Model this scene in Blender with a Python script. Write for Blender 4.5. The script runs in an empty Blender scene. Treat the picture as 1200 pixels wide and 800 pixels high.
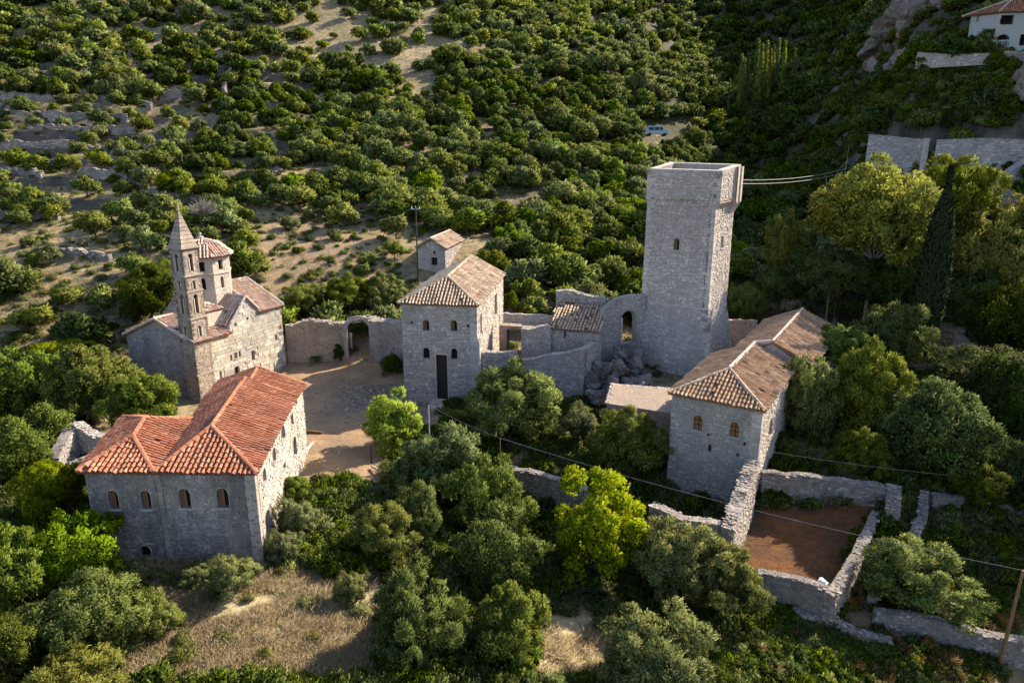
import bpy, bmesh, math, random, time
import numpy as np
from mathutils import Vector, Matrix, geometry, noise as mnoise
T0 = time.time()
# ------------------------------------------------------------------ camera, world, sun
S = bpy.context.scene
col = S.collection
FPX, PITCH, HC = 813.0, math.radians(15.7), 22.0
cp, sp = math.cos(PITCH), math.sin(PITCH)
cam_d = bpy.data.cameras.new("camera"); cam = bpy.data.objects.new("camera", cam_d); col.objects.link(cam)
cam.location = (0, 0, HC); cam.rotation_euler = (math.radians(90) - PITCH, 0, 0)
cam_d.sensor_width = 36; cam_d.lens = FPX / 1200 * 36; cam_d.clip_start = .5; cam_d.clip_end = 4000
S.camera = cam
SUN = Vector((.85 * math.cos(math.radians(35)), .527 * math.cos(math.radians(35)), math.sin(math.radians(35)))).normalized()
w = bpy.data.worlds.new("World"); S.world = w; w.use_nodes = True
nt = w.node_tree; bg = nt.nodes['Background']
sky = nt.nodes.new('ShaderNodeTexSky'); sky.sky_type = 'NISHITA'; sky.sun_disc = False
sky.sun_elevation = math.asin(SUN.z); sky.sun_rotation = math.atan2(SUN.x, SUN.y)
sky.ozone_density = 1.7; sky.dust_density = 1.2
nt.links.new(sky.outputs[0], bg.inputs[0]); bg.inputs[1].default_value = .135
sl = bpy.data.lights.new("sun", 'SUN'); sl.energy = 4.8; sl.angle = math.radians(.5); sl.color = (1, .89, .71)
so = bpy.data.objects.new("sun", sl); col.objects.link(so); so.rotation_euler = SUN.to_track_quat('Z', 'Y').to_euler()
S.view_settings.view_transform = 'Standard'; S.view_settings.look = 'None'; S.view_settings.exposure = 1.46
S.render.engine = 'CYCLES'
cy = S.cycles; cy.max_bounces = 4; cy.diffuse_bounces = 2; cy.glossy_bounces = 1; cy.transmission_bounces = 2
cy.use_denoising = True; cy.use_adaptive_sampling = True; cy.adaptive_threshold = .02
random.seed(4); RNG = np.random.default_rng(4)

# pixel of the 1200x800 photograph -> point of the world
def ray(px, py):
    dx = (px - 600) / FPX; dy = (400 - py) / FPX
    return Vector((dx, cp + dy * sp, -sp + dy * cp))
def PZ(px, py, z): r = ray(px, py); t = (z - HC) / r.z; return Vector((r.x * t, r.y * t, z))
def PY(px, py, y): r = ray(px, py); t = y / r.y; return Vector((r.x * t, y, HC + r.z * t))
def proj(x, y, z):
    z = z - HC; f = y * cp - z * sp; u = y * sp + z * cp
    return 600 + FPX * x / f, 400 - FPX * u / f

# ------------------------------------------------------------------ objects
def tag(o, label=None, cat=None, group=None, kind=None):
    if label: o['label'] = label
    if cat: o['category'] = cat
    if group: o['group'] = group
    if kind: o['kind'] = kind
    return o
def thing(name, label, cat, loc=(0, 0, 0), group=None):
    o = bpy.data.objects.new(name, None); col.objects.link(o); o.location = loc; o.empty_display_size = .3
    return tag(o, label, cat, group)
def wloc(o):
    v = Vector((0, 0, 0))
    while o: v = v + Vector(o.location); o = o.parent
    return v
def mesh_obj(name, verts, faces, mat, parent=None, kind=None, smooth=False, label=None):
    me = bpy.data.meshes.new(name)
    off = wloc(parent)
    V = np.asarray(verts, dtype=float).reshape(-1, 3) - np.array(off)
    me.from_pydata(V.tolist(), [], faces)
    if smooth: me.shade_smooth()
    if isinstance(mat, (list, tuple)):
        for m in mat: me.materials.append(m)
    else: me.materials.append(mat)
    o = bpy.data.objects.new(name, me); col.objects.link(o); o.parent = parent
    return tag(o, label, None, None, kind)

class MB:
    def __init__(s): s.v = []; s.f = []
    def add(s, vs, fs):
        n = len(s.v); s.v += [tuple(p) for p in vs]; s.f += [tuple(i + n for i in f) for f in fs]
    def hexa(s, p):   # 8 points: bottom 4 (ccw), top 4
        s.add(p, [(3, 2, 1, 0), (4, 5, 6, 7), (0, 1, 5, 4), (1, 2, 6, 5), (2, 3, 7, 6), (3, 0, 4, 7)])
    def box(s, c, sx, sy, sz, rz=0, jit=0):
        c = Vector(c); ca, sa = math.cos(rz), math.sin(rz); P = []
        for z in (-.5, .5):
            for x, y in ((-.5, -.5), (.5, -.5), (.5, .5), (-.5, .5)):
                X = x * sx + random.uniform(-jit, jit); Y = y * sy + random.uniform(-jit, jit); Z = z * sz + random.uniform(-jit, jit)
                P.append((c.x + X * ca - Y * sa, c.y + X * sa + Y * ca, c.z + Z))
        s.hexa(P)
    def tube(s, pts, radii, n=8, cap=True):
        rings = []; m = len(pts); pts = [Vector(p) for p in pts]
        for i, p in enumerate(pts):
            d = (pts[min(i + 1, m - 1)] - pts[max(i - 1, 0)]).normalized()
            a = d.orthogonal().normalized() if abs(d.z) > .99 else d.cross(Vector((0, 0, 1))).normalized(); b = d.cross(a)
            rings.append([p + (a * math.cos(2 * math.pi * k / n) + b * math.sin(2 * math.pi * k / n)) * radii[i] for k in range(n)])
        V = [q for r in rings for q in r]; Fc = []
        for i in range(m - 1):
            for k in range(n): Fc.append((i * n + k, i * n + (k + 1) % n, (i + 1) * n + (k + 1) % n, (i + 1) * n + k))
        if cap: Fc += [tuple(range(n))[::-1], tuple((m - 1) * n + k for k in range(n))]
        s.add(V, Fc)
    def build(s, name, mat, parent=None, kind=None, smooth=False, label=None): return mesh_obj(name, s.v, s.f, mat, parent, kind, smooth, label)

# ------------------------------------------------------------------ materials
class NB:
    def __init__(s, name):
        s.m = bpy.data.materials.new(name); s.m.use_nodes = True; s.t = s.m.node_tree; s.N = s.t.nodes; s.p = s.N['Principled BSDF']; s.p.inputs['Specular IOR Level'].default_value = .25
    def n(s, ty, **k):
        o = s.N.new(ty)
        for a, b in k.items(): setattr(o, a, b)
        return o
    def L(s, a, b): s.t.links.new(a, b)
    def coord(s):
        g = s.n('ShaderNodeNewGeometry'); return g.outputs['Position'], g
    def noise(s, scale, detail=5, rough=.6, vec=None, stretch=None):
        o = s.n('ShaderNodeTexNoise'); o.inputs['Scale'].default_value = scale; o.inputs['Detail'].default_value = detail; o.inputs['Roughness'].default_value = rough
        v = vec or s.coord()[0]
        if stretch:
            mp = s.n('ShaderNodeMapping'); mp.inputs['Scale'].default_value = stretch; s.L(v, mp.inputs[0]); v = mp.outputs[0]
        s.L(v, o.inputs['Vector']); return o.outputs['Fac']
    def ramp(s, fac, stops):
        r = s.n('ShaderNodeValToRGB'); e = r.color_ramp.elements
        while len(e) < len(stops): e.new(.5)
        for i, (p, c) in enumerate(stops): e[i].position = p; e[i].color = (c if len(c) == 4 else (*c, 1)) if not isinstance(c, (int, float)) else (c, c, c, 1)
        s.L(fac, r.inputs[0]); return r.outputs[0]
    def mix(s, fac, a, b, mode='MIX'):
        m = s.n('ShaderNodeMix', data_type='RGBA', blend_type=mode)
        if isinstance(fac, (int, float)): m.inputs[0].default_value = fac
        else: s.L(fac, m.inputs[0])
        for i, x in ((6, a), (7, b)):
            if isinstance(x, (tuple, list)): m.inputs[i].default_value = (*x[:3], 1)
            else: s.L(x, m.inputs[i])
        return m.outputs[2]
    def math(s, op, a, b=None):
        m = s.n('ShaderNodeMath', operation=op)
        for i, x in enumerate((a, b)):
            if x is None: continue
            if isinstance(x, (int, float)): m.inputs[i].default_value = x
            else: s.L(x, m.inputs[i])
        return m.outputs[0]
    def bump(s, h, strength=.5, dist=.05):
        b = s.n('ShaderNodeBump'); b.inputs['Strength'].default_value = strength; b.inputs['Distance'].default_value = dist; s.L(h, b.inputs['Height']); s.L(b.outputs[0], s.p.inputs['Normal'])
    def done(s, colr, rough=.9):
        if isinstance(colr, (tuple, list)): s.p.inputs['Base Color'].default_value = (*colr[:3], 1)
        else: s.L(colr, s.p.inputs['Base Color'])
        s.p.inputs['Roughness'].default_value = rough; return s.m

def stone_mat(name, a, b, stain=(.16, .15, .14), stain_amt=.5, warm=(.42, .31, .20), warm_amt=.3, isl=.5):
    k = NB(name); pos, g = k.coord()
    c = k.mix(k.ramp(k.noise(2.2, 8, .75), [(.3, 0), (.7, 1)]), a, b)
    r = k.ramp(g.outputs['Random Per Island'], [(0, (.35, .35, .36)), (.25, (.80, .79, .77)), (.7, (1.1, 1.06, 1.0)), (1, (1.65, 1.55, 1.38))])
    c = k.mix(isl, c, k.mix(1.0, c, r, 'MULTIPLY'))
    c = k.mix(k.math('MULTIPLY', k.ramp(k.noise(.35, 6, .7, stretch=(1, 1, .45)), [(.42, 0), (.60, 1)]), stain_amt), c, stain)
    c = k.mix(k.math('MULTIPLY', k.ramp(k.noise(.22, 5, .65), [(.5, 0), (.7, 1)]), warm_amt), c, warm)
    c = k.mix(k.ramp(k.noise(5, 8, .85), [(.52, 0), (.66, .7)]), c, (.085, .078, .07)); c = k.mix(k.ramp(k.noise(3.1, 7, .8), [(.54, 0), (.68, .5)]), c, (.52, .485, .43))
    c = k.mix(1.0, c, (1.06, .985, 1.0), 'MULTIPLY')
    k.bump(k.noise(5, 9, .8), 1, .12); return k.done(c, .95)
M = {}
M['stone_grey'] = stone_mat('rubble limestone grey', (.34, .32, .295), (.48, .45, .41), stain=(.19,.18,.165), stain_amt=.4)
M['stone_dark'] = stone_mat('rubble limestone stained', (.25, .235, .215), (.44, .40, .35), stain=(.10, .095, .09), stain_amt=.8, warm=(.36,.29,.21), warm_amt=.55)
M['stone_pale'] = stone_mat('rubble limestone pale', (.40, .37, .32), (.54, .49, .41), stain_amt=.3, warm_amt=.3)  # lighter copy of the rubble; on sun-facing house walls it paints in sunlight
M['stone_tower'] = stone_mat('tower limestone', (.42, .39, .35), (.56, .52, .465), stain=(.25, .235, .225), stain_amt=.5, warm_amt=.2, isl=.4)
M['stone_warm'] = stone_mat('warm brown rubble', (.30, .22, .15), (.42, .33, .24), stain=(.20, .15, .12), warm_amt=.5)
M['stone_garden'] = stone_mat('dry stone wall', (.19, .18, .165), (.34, .315, .28), stain=(.09, .085, .075), isl=.8)
M['stone_warm2'] = stone_mat('sunworn rubble', (.29, .26, .22), (.40, .36, .30), stain=(.18, .16, .135), isl=.6)
M['ashlar'] = stone_mat('ochre ashlar', (.42, .37, .30), (.55, .50, .42), stain=(.24, .21, .17), stain_amt=.4, warm=(.50, .34, .16), warm_amt=.4, isl=.55)
M['ashlar_tower'] = stone_mat('brown tower ashlar', (.26, .22, .175), (.38, .33, .265), stain=(.14, .12, .10), stain_amt=.6, warm=(.34, .23, .12), warm_amt=.5, isl=.6)
M['mortar'] = stone_mat('lime mortar', (.23, .21, .19), (.34, .315, .28), stain_amt=.5, isl=0)
M['mortar_stained'] = stone_mat('stained mortar', (.20, .185, .165), (.34, .31, .265), stain=(.10, .095, .09), stain_amt=.8, warm=(.36,.29,.21), warm_amt=.55, isl=0)
M['mortar_pale'] = stone_mat('pale lime mortar', (.38, .35, .30), (.48, .44, .37), stain=(.22, .20, .18), stain_amt=.4, warm=(.45, .33, .19), warm_amt=.4, isl=0)  # behind sun-facing masonry the paler mortar also puts sunlight into the colour
M['mortar_dark'] = stone_mat('dark earth mortar', (.13, .11, .095), (.20, .18, .155), isl=0)
M['mortar_tower'] = stone_mat('tower mortar', (.26, .24, .215), (.38, .35, .315), stain=(.24, .225, .21), stain_amt=.4, warm_amt=.2, isl=0)
def tile_mat(name, cols, dirt=(.12, .09, .07), dirt_amt=.5):
    k = NB(name); pos, g = k.coord(); n = len(cols)
    c = k.ramp(g.outputs['Random Per Island'], [(i / (n - 1), x) for i, x in enumerate(cols)])
    c = k.mix(k.math('MULTIPLY', k.ramp(k.noise(.8, 6, .7), [(.42, 0), (.66, 1)]), dirt_amt), c, dirt)
    c = k.mix(k.ramp(k.noise(12, 5, .7), [(.5, 0), (.8, .35)]), c, dirt)
    k.bump(k.noise(20, 4, .6), .4, .02); return k.done(c, .85)
M['tile_red'] = tile_mat('terracotta tile', [(.27, .092, .045), (.35, .128, .064), (.40, .165, .09), (.31, .108, .054), (.45, .225, .14)], (.16, .06, .035), .55)
M['tile_tan'] = tile_mat('weathered tan tile', [(.26, .16, .10), (.48, .34, .22), (.40, .27, .17), (.55, .43, .31), (.33, .20, .12)], (.19, .14, .105), .5)
M['tile_brown'] = tile_mat('weathered brown tile', [(.25, .125, .062), (.38, .215, .115), (.30, .16, .082), (.44, .30, .18), (.19, .10, .055)], (.14, .09, .07), .5)
M['tile_pale'] = tile_mat('weathered pale pink tile', [(.50, .38, .29), (.40, .20, .14), (.58, .47, .37), (.47, .30, .22), (.60, .50, .41)], (.26, .2, .16), .45)
M['tile_red_deck'] = tile_mat('shaded channel red', [(.12, .04, .022), (.16, .055, .03)])  # deck below the tiles, channel shade put into its dark colour
M['tile_brown_deck'] = tile_mat('shaded channel brown', [(.13, .07, .05), (.18, .10, .07)])  # brown deck darkened likewise for the shade between tile columns
M['tile_pale_deck'] = tile_mat('shaded channel dark red', [(.22, .075, .05), (.30, .12, .08)])  # darker than the pale tiles, so the troughs look shaded by colour
def plain(name, c, rough=.8, var=.3, metal=0):
    k = NB(name); d = tuple(x * (1 - var) for x in c)
    o = k.mix(k.noise(6, 5, .7), d, tuple(x * (1 + var * .6) for x in c)); k.p.inputs['Metallic'].default_value = metal
    return k.done(o, rough)
M['wood'] = plain('weathered brown wood', (.20, .10, .045)); M['wood_dark'] = plain('dark wood', (.028, .022, .018))
M['wood_amber'] = plain('varnished amber wood', (.24, .125, .03), .5); M['void'] = plain('unlit interior', (.012, .011, .01), 1)
M['glass'] = plain('dark glass', (.02, .022, .026), .12, .1); M['metal_grey'] = plain('galvanised metal', (.35, .35, .36), .5)
M['metal_rust'] = plain('rusty steel', (.12, .05, .03), .8); M['pole'] = plain('creosoted pine pole', (.17, .095, .045)); M['pole_dark'] = plain('dark utility pole', (.05, .04, .035))
M['cable'] = plain('grey cable', (.12, .12, .115), .6, .1); M['white'] = plain('white paint', (.75, .75, .73), .5, .08); M['villa_wall'] = plain('pale villa render', (.30, .295, .28), .9, .12)
M['villa_stone'] = plain('villa corner stone', (.42, .33, .27), .9, .4)
M['slab'] = stone_mat('cement slab', (.24, .19, .14), (.33, .265, .195), stain=(.20,.17,.13), stain_amt=.5, isl=0)
M['rock'] = stone_mat('limestone rock', (.10, .095, .088), (.24, .225, .205), stain=(.045, .045, .04), stain_amt=.8, isl=0)
M['cliff'] = stone_mat('cliff limestone', (.12, .10, .085), (.27, .22, .185), stain=(.10, .085, .075), stain_amt=.8, warm=(.38, .20, .11), warm_amt=.6, isl=0)
M['car_body'] = plain('white car paint', (.30, .32, .36), .25, .05); M['tyre'] = plain('rubber', (.02, .02, .02), .8)
M['tarp'] = plain('white plastic sheet', (.62, .62, .64), .5, .15)

def leaf_mat(name, a, b, c3, trans=.3, top=None):
    k = NB(name); pos, g = k.coord(); oi = k.n('ShaderNodeObjectInfo')
    c = k.ramp(g.outputs['Random Per Island'], [(0, a), (.55, b), (1, c3)])
    v = k.n('ShaderNodeHueSaturation'); k.L(c, v.inputs['Color'])
    mr = k.n('ShaderNodeMapRange'); k.L(oi.outputs['Random'], mr.inputs[0]); mr.inputs[3].default_value = .475; mr.inputs[4].default_value = .515; k.L(mr.outputs[0], v.inputs['Hue'])
    mv = k.n('ShaderNodeMapRange'); k.L(k.math('FRACT', k.math('MULTIPLY', oi.outputs['Random'], 7.31)), mv.inputs[0]); mv.inputs[3].default_value = .72; mv.inputs[4].default_value = 1.25; k.L(mv.outputs[0], v.inputs['Value'])
    ms = k.n('ShaderNodeMapRange'); k.L(k.math('FRACT', k.math('MULTIPLY', oi.outputs['Random'], 13.7)), ms.inputs[0]); ms.inputs[3].default_value = .8; ms.inputs[4].default_value = 1.15; k.L(ms.outputs[0], v.inputs['Saturation'])
    out = v.outputs[0]
    k.done(out, .75); k.p.inputs['Specular IOR Level'].default_value = .08; tr = k.n('ShaderNodeBsdfTranslucent'); k.L(out, tr.inputs[0]); mx = k.n('ShaderNodeMixShader'); mx.inputs[0].default_value = trans
    o = k.N['Material Output']; k.L(k.p.outputs[0], mx.inputs[1]); k.L(tr.outputs[0], mx.inputs[2]); k.L(mx.outputs[0], o.inputs[0]); return k.m
M['leaf_olive'] = leaf_mat('olive leaves', (.075, .100, .015), (.140, .170, .028), (.235, .262, .070))
M['leaf_green'] = leaf_mat('evergreen leaves', (.030, .050, .005), (.070, .098, .009), (.140, .170, .022))
M['leaf_lime'] = leaf_mat('fresh bright leaves', (.12, .18, .006), (.25, .32, .010), (.38, .43, .018), .45)
M['leaf_lush'] = leaf_mat('lush broad leaves', (0.069, 0.103, 0.008), (0.138, 0.184, 0.014), (0.218, 0.259, 0.029), .35)
M['leaf_euc'] = leaf_mat('yellowish eucalyptus leaves', (0.098, 0.121, 0.009), (0.196, 0.213, 0.014), (0.333, 0.310, 0.021), .35)
M['leaf_cypress'] = leaf_mat('cypress needles', (.014, .024, .006), (.022, .036, .008), (.036, .052, .012), .1)
M['leaf_sage'] = leaf_mat('grey green shrub leaves', (.085, .100, .026), (.145, .160, .042), (.21, .22, .075), .25)
M['leaf_rust'] = leaf_mat('rusty bracken fronds', (.16, .09, .03), (.26, .15, .05), (.32, .22, .09), .3)
M['twig'] = plain('grey bare twigs', (.22, .19, .165)); M['bark'] = plain('rough bark', (.10, .075, .055)); M['bark_pale'] = plain('pale peeling bark', (.19, .165, .135))
M['grass_dry'] = leaf_mat('dry straw grass', (.38, .28, .13), (.56, .44, .24), (.72, .60, .38), .4)
M['grass_green'] = leaf_mat('fresh green grass', (.08, .15, .012), (.13, .22, .02), (.2, .28, .04), .4)

# ------------------------------------------------------------------ terrain
ctl = []
for px, py, z in [(100,790,-.5),(300,790,-.5),(500,790,-1.4),(700,790,-2.6),(900,790,-3.6),(1100,795,-4.2),(0,790,-.3),(1200,795,-4.5),(-250,790,0),(1450,790,-4.5),
    (100,660,0),(300,660,0),(400,640,-.3),(500,640,-.8),(600,610,-2.4),(700,640,-2.6),(800,660,-2.6),(900,645,-2.3),(980,640,-2.3),(1000,705,-3),(1100,745,-3.5),(1190,765,-3.8),(1100,650,-2.3),(1200,640,-1.6),
    (1000,545,.6),(1100,530,.8),(1200,520,1.6),(400,500,0),(340,430,0),(400,425,0),(460,440,0),(350,545,0),(430,560,-.1),(560,470,-.3),(650,505,-.4),(700,535,-.6),(620,530,-.3),(750,540,-1),(820,585,-1.6),
    (960,450,1),(1050,440,1.5),(1150,430,2),(20,500,.3),(100,450,.5),(50,600,0),(150,420,.6),(0,430,1.2),(-200,450,1),(-200,650,0),(1400,500,3),(700,450,.6),(800,445,1.0)]:
    p = PZ(px, py, z); ctl.append((p.x, p.y, z))
for px, py, y in [(0,360,72),(120,340,76),(0,330,80),(300,335,82),(450,305,88),(600,300,90),(700,325,88),(850,330,90),(0,250,100),(300,250,102),(500,250,106),(700,255,112),(850,270,118),
    (0,170,130),(300,170,132),(550,170,138),(750,170,150),(0,100,160),(300,100,165),(600,100,175),(800,110,188),(0,30,200),(300,30,205),(600,30,218),(0,-60,250),(400,-60,258),(-300,330,80),(-400,170,130),(-400,0,210),
    (860,140,186),(950,300,98),(1060,300,92),(1150,300,88),(880,230,130),(950,200,145),(760,30,262),(830,60,268),(950,60,250),(900,110,215),
    (1000,150,150),(1020,190,112),(1100,213,100),(1200,225,92),(1010,170,124),(1110,164,108),(1200,163,100),(1000,60,180),(1040,60,142),(1080,66,119),(1200,90,104),(1190,58,112),(1030,110,132),(1120,110,112),(1080,67,112.5),(1120,69,109.5),(1158,70,106.8),(1200,94,102),(1050,10,150),(1130,-10,135),(950,0,290),(800,-30,320)]:
    p = PY(px, py, y); ctl.append((p.x, p.y, p.z))
ctl += [(120,136,84),(150,120,84),(200,130,96),(118,182,84),(170,200,118),(230,240,160),(115,225,70),(170,265,120),(215,380,185),(150,400,160),(60,400,140),(-60,420,150),(-250,400,140),(90,80,22),(120,70,26),(75,60,8),(110,50,12),(-120,60,4),(-160,120,26),(300,200,120),(300,60,50),(350,420,220),(60,30,-4),(-60,25,0),(0,5,-3),(-60,0,-2),(70,0,-5)]
C = np.array(ctl); n = NCT = len(C)
def phi(r2): return np.where(r2 > 1e-9, .5 * r2 * np.log(np.maximum(r2, 1e-9)), 0)
sc = 100.; P2 = C[:, :2] / sc
K = phi(((P2[:, None] - P2[None]) ** 2).sum(-1)) + np.eye(n) * 2e-4
Q = np.hstack([np.ones((n, 1)), P2]); A = np.block([[K, Q], [Q.T, np.zeros((3, 3))]])
W = TPW = np.linalg.solve(A, np.concatenate([C[:, 2], np.zeros(3)]))
def vnoise(x, y, s, seed=0):
    x = x / s + seed * 17.3; y = y / s + seed * 9.1; xi = np.floor(x); yi = np.floor(y); fx = x - xi; fy = y - yi; fx = fx * fx * (3 - 2 * fx); fy = fy * fy * (3 - 2 * fy)
    def h(a, b): v = np.sin(a * 127.1 + b * 311.7 + seed) * 43758.5453; return v - np.floor(v)
    return (h(xi, yi) * (1 - fx) + h(xi + 1, yi) * fx) * (1 - fy) + (h(xi, yi + 1) * (1 - fx) + h(xi + 1, yi + 1) * fx) * fy
def base_h(x, y):
    q = np.stack([x, y], -1) / sc; d2 = ((q[..., None, :] - P2) ** 2).sum(-1)
    z = phi(d2) @ TPW[:NCT] + TPW[NCT] + q @ TPW[NCT + 1:]
    return z
def sstep(a, b, t): t = np.clip((t - a) / (b - a), 0, 1); return t * t * (3 - 2 * t)
def height(x, y):
    x = np.asarray(x, float); y = np.asarray(y, float); z = base_h(x, y)
    far = sstep(600, 1200, np.hypot(x, y)); z = z * (1 - far) + np.clip(z, 0, 160) * far
    # the walled terraces on the left slope
    tm = sstep(96, 106, y) * (1 - sstep(178, 195, y)) * (1 - sstep(-50, -30, x)); st = 2.6
    q = (z + 1.2 * vnoise(x, y, 30, 3)) / st; fr = q - np.floor(q); z = z + tm * st * (sstep(.72, .95, fr) - fr)
    roughm = sstep(85, 110, y); z = z + roughm * ((vnoise(x, y, 9, 1) - .5) * 1.4 + (vnoise(x, y, 3, 2) - .5) * .5)
    cl = sstep(66, 78, x) * sstep(100, 120, y); z = z + cl * ((vnoise(x, y, 7, 5) - .5) * 5 + (vnoise(x, y, 2.5, 6) - .5) * 2)
    z = z + (vnoise(x, y, 2.2, 7) - .5) * .16 + (vnoise(x, y, .7, 8) - .5) * .05
    return z
def ht(x, y): return float(height(np.array([x]), np.array([y]))[0])
def hit(px, py):   # where the ray of a pixel meets the ground
    r = ray(px, py); ys = np.arange(20, 420, .5); t = ys / r.y; xs = r.x * t; zs = HC + r.z * t; g = height(xs, ys)
    i = np.argmax(g > zs); return (xs[i], ys[i], g[i]) if (g > zs).any() else None
def axis(segs):
    out = []
    for a, b, d in segs: out += list(np.arange(a, b, d))
    return np.array(out + [segs[-1][1]])
gx = axis([(-1500, -400, 100), (-400, -180, 12), (-180, -60, 1.5), (-60, 60, .5), (60, 180, 1.2), (180, 420, 8), (420, 1500, 100)])
gy = axis([(-300, 0, 30), (0, 20, 2), (20, 70, .5), (70, 140, .8), (140, 300, 1.6), (300, 500, 10), (500, 1800, 100)])
GX, GY = np.meshgrid(gx, gy); GZ = np.vstack([height(GX[i:i + 20], GY[i:i + 20]) for i in range(0, len(gy), 20)])
# flat earth floors: the walled garden and the courtyard keep their levels
def grid_mesh(name, X, Y, Z, mat):
    ny, nx = X.shape; me = bpy.data.meshes.new(name); co = np.stack([X, Y, Z], -1).reshape(-1, 3)
    idx = (np.arange(ny - 1)[:, None] * nx + np.arange(nx - 1)[None]).reshape(-1); f = np.stack([idx, idx + 1, idx + nx + 1, idx + nx], -1)
    me.vertices.add(len(co)); me.vertices.foreach_set('co', co.reshape(-1)); me.loops.add(f.size); me.loops.foreach_set('vertex_index', f.reshape(-1).astype(np.int32))
    me.polygons.add(len(f)); me.polygons.foreach_set('loop_start', np.arange(len(f), dtype=np.int32) * 4); me.update(calc_edges=True); me.validate(); me.shade_smooth(); me.materials.append(mat)
    o = bpy.data.objects.new(name, me); col.objects.link(o); return o
def poly_mask(X, Y, poly, soft=.8):   # signed softness by distance to a polygon
    inside = np.zeros(X.shape, bool); d = np.full(X.shape, 1e9); m = len(poly)
    for i in range(m):
        x0, y0 = poly[i]; x1, y1 = poly[(i + 1) % m]
        c = ((y0 > Y) != (y1 > Y)) & (X < (x1 - x0) * (Y - y0) / ((y1 - y0) or 1e-9) + x0); inside ^= c
        t = np.clip(((X - x0) * (x1 - x0) + (Y - y0) * (y1 - y0)) / ((x1 - x0) ** 2 + (y1 - y0) ** 2), 0, 1)
        d = np.minimum(d, np.hypot(X - x0 - t * (x1 - x0), Y - y0 - t * (y1 - y0)))
    s = np.where(inside, d, -d); return np.clip(s / soft + .5, 0, 1)
zp = lambda L, z=0: [tuple(PZ(a, b, z)[:2]) for a, b in L]
court = zp([(335,425),(400,415),(440,402),(480,430),(480,470),(520,490),(470,540),(440,570),(400,560),(352,556),(345,480),(300,450)])
hillside_bare = [tuple(hit(a, b)[:2]) for a, b in [(300,340),(280,300),(310,262),(400,262),(470,290),(460,350),(400,366),(340,362)]]
garden = zp([(862,612),(895,590),(1050,600),(1026,600),(970,695),(890,665),(860,655)], -2)
path = zp([(985,716),(1010,712),(1060,728),(1120,748),(1200,765),(1200,785),(1120,770),(1040,745),(985,730)], -3.3)
k = NB('ground earth and dry grass'); pos, g = k.coord()
c = k.mix(k.ramp(k.noise(.5, 8, .7), [(.35, 0), (.65, 1)]), (.14, .10, .055), (.30, .215, .12))
c = k.mix(k.ramp(k.noise(.09, 6, .6), [(.4, 0), (.6, 1)]), c, (.35, .255, .145))
c = k.mix(k.ramp(k.noise(1.1, 8, .75), [(.45, 0), (.58, .85)]), c, (.085, .085, .032))
def att(nm):
    a = k.n('ShaderNodeAttribute'); a.attribute_name = nm; return a.outputs['Fac']
earth = k.mix(k.ramp(k.noise(.6, 8, .7), [(.3, 0), (.7, 1)]), (.27, .165, .088), (.44, .29, .165))
earth = k.mix(k.ramp(k.noise(.18, 4, .6), [(.45, 0), (.6, .6)]), earth, (.19, .14, .10))
earth = k.mix(k.ramp(k.noise(2.5, 8, .8), [(.52, 0), (.7, .7)]), earth, (.13, .095, .068))
rust = k.mix(k.ramp(k.noise(1.5, 8, .75), [(.3, 0), (.7, 1)]), (.085, .034, .013), (.25, .105, .036))
rust = k.mix(k.ramp(k.noise(.35, 6, .7), [(.45, 0), (.6, .7)]), rust, (.07, .045, .028))
shade = k.mix(k.noise(.6, 6, .7), (.045, .045, .022), (.10, .08, .04))  # dark ground tone, shade under scrub and ravine put into its colour
rocky = k.mix(k.ramp(k.noise(1.3, 9, .8), [(.38, 0), (.62, 1)]), (.10, .075, .055), (.28, .215, .16))
straw = k.mix(k.ramp(k.noise(1.2, 8, .8), [(.35, 0), (.65, 1)]), (.36, .27, .13), (.66, .53, .31)); straw = k.mix(k.ramp(k.noise(.45, 6, .7), [(.52, 0), (.66, .8)]), straw, (.15, .14, .055))
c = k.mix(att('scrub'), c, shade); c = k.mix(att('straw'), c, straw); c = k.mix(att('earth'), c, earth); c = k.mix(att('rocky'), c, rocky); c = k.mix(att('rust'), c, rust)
sep = k.n('ShaderNodeSeparateXYZ'); k.L(g.outputs['True Normal'], sep.inputs[0])
cf = k.ramp(sep.outputs[2], [(.50, 1), (.66, 0)]); rockc = k.mix(k.ramp(k.noise(.25, 8, .7), [(.35, 0), (.65, 1)]), (.035, .032, .027), (.15, .115, .09))
c = k.mix(k.math('MULTIPLY', cf, att('hill')), c, rockc)
k.bump(k.noise(2.5, 12, .8), 1, .3); k.done(c, .95); M['ground'] = k.m
ground = grid_mesh('ground', GX, GY, GZ, M['ground']); tag(ground, kind='structure')
def set_attr(nm, arr):
    a = ground.data.attributes.new(nm, 'FLOAT', 'POINT'); a.data.foreach_set('value', arr.reshape(-1).astype(np.float32))
nzm = vnoise(GX, GY, 3, 11) - .5
set_attr('earth', np.clip(np.maximum.reduce([poly_mask(GX, GY, court, 2.5), .75 * poly_mask(GX, GY, hillside_bare, 6), poly_mask(GX, GY, path, .9)]) + 0 * nzm, 0, 1))
rk = PZ(425, 466, 0); set_attr('rocky', np.clip(1.6 - np.hypot((GX - rk.x) / 3.6, (GY - rk.y) / 3.4) * 1.2 + (vnoise(GX, GY, 1.2, 4) - .5), 0, 1) * (GY < 64.5))
set_attr('straw', np.maximum(poly_mask(GX, GY, zp([(150, 668), (330, 660), (450, 690), (450, 830), (120, 830), (190, 720)], -.4), 2), poly_mask(GX, GY, zp([(630, 715), (730, 715), (730, 830), (620, 830)], -2.5), 1.5)))
set_attr('rust', poly_mask(GX, GY, garden, 1.2))
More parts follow.
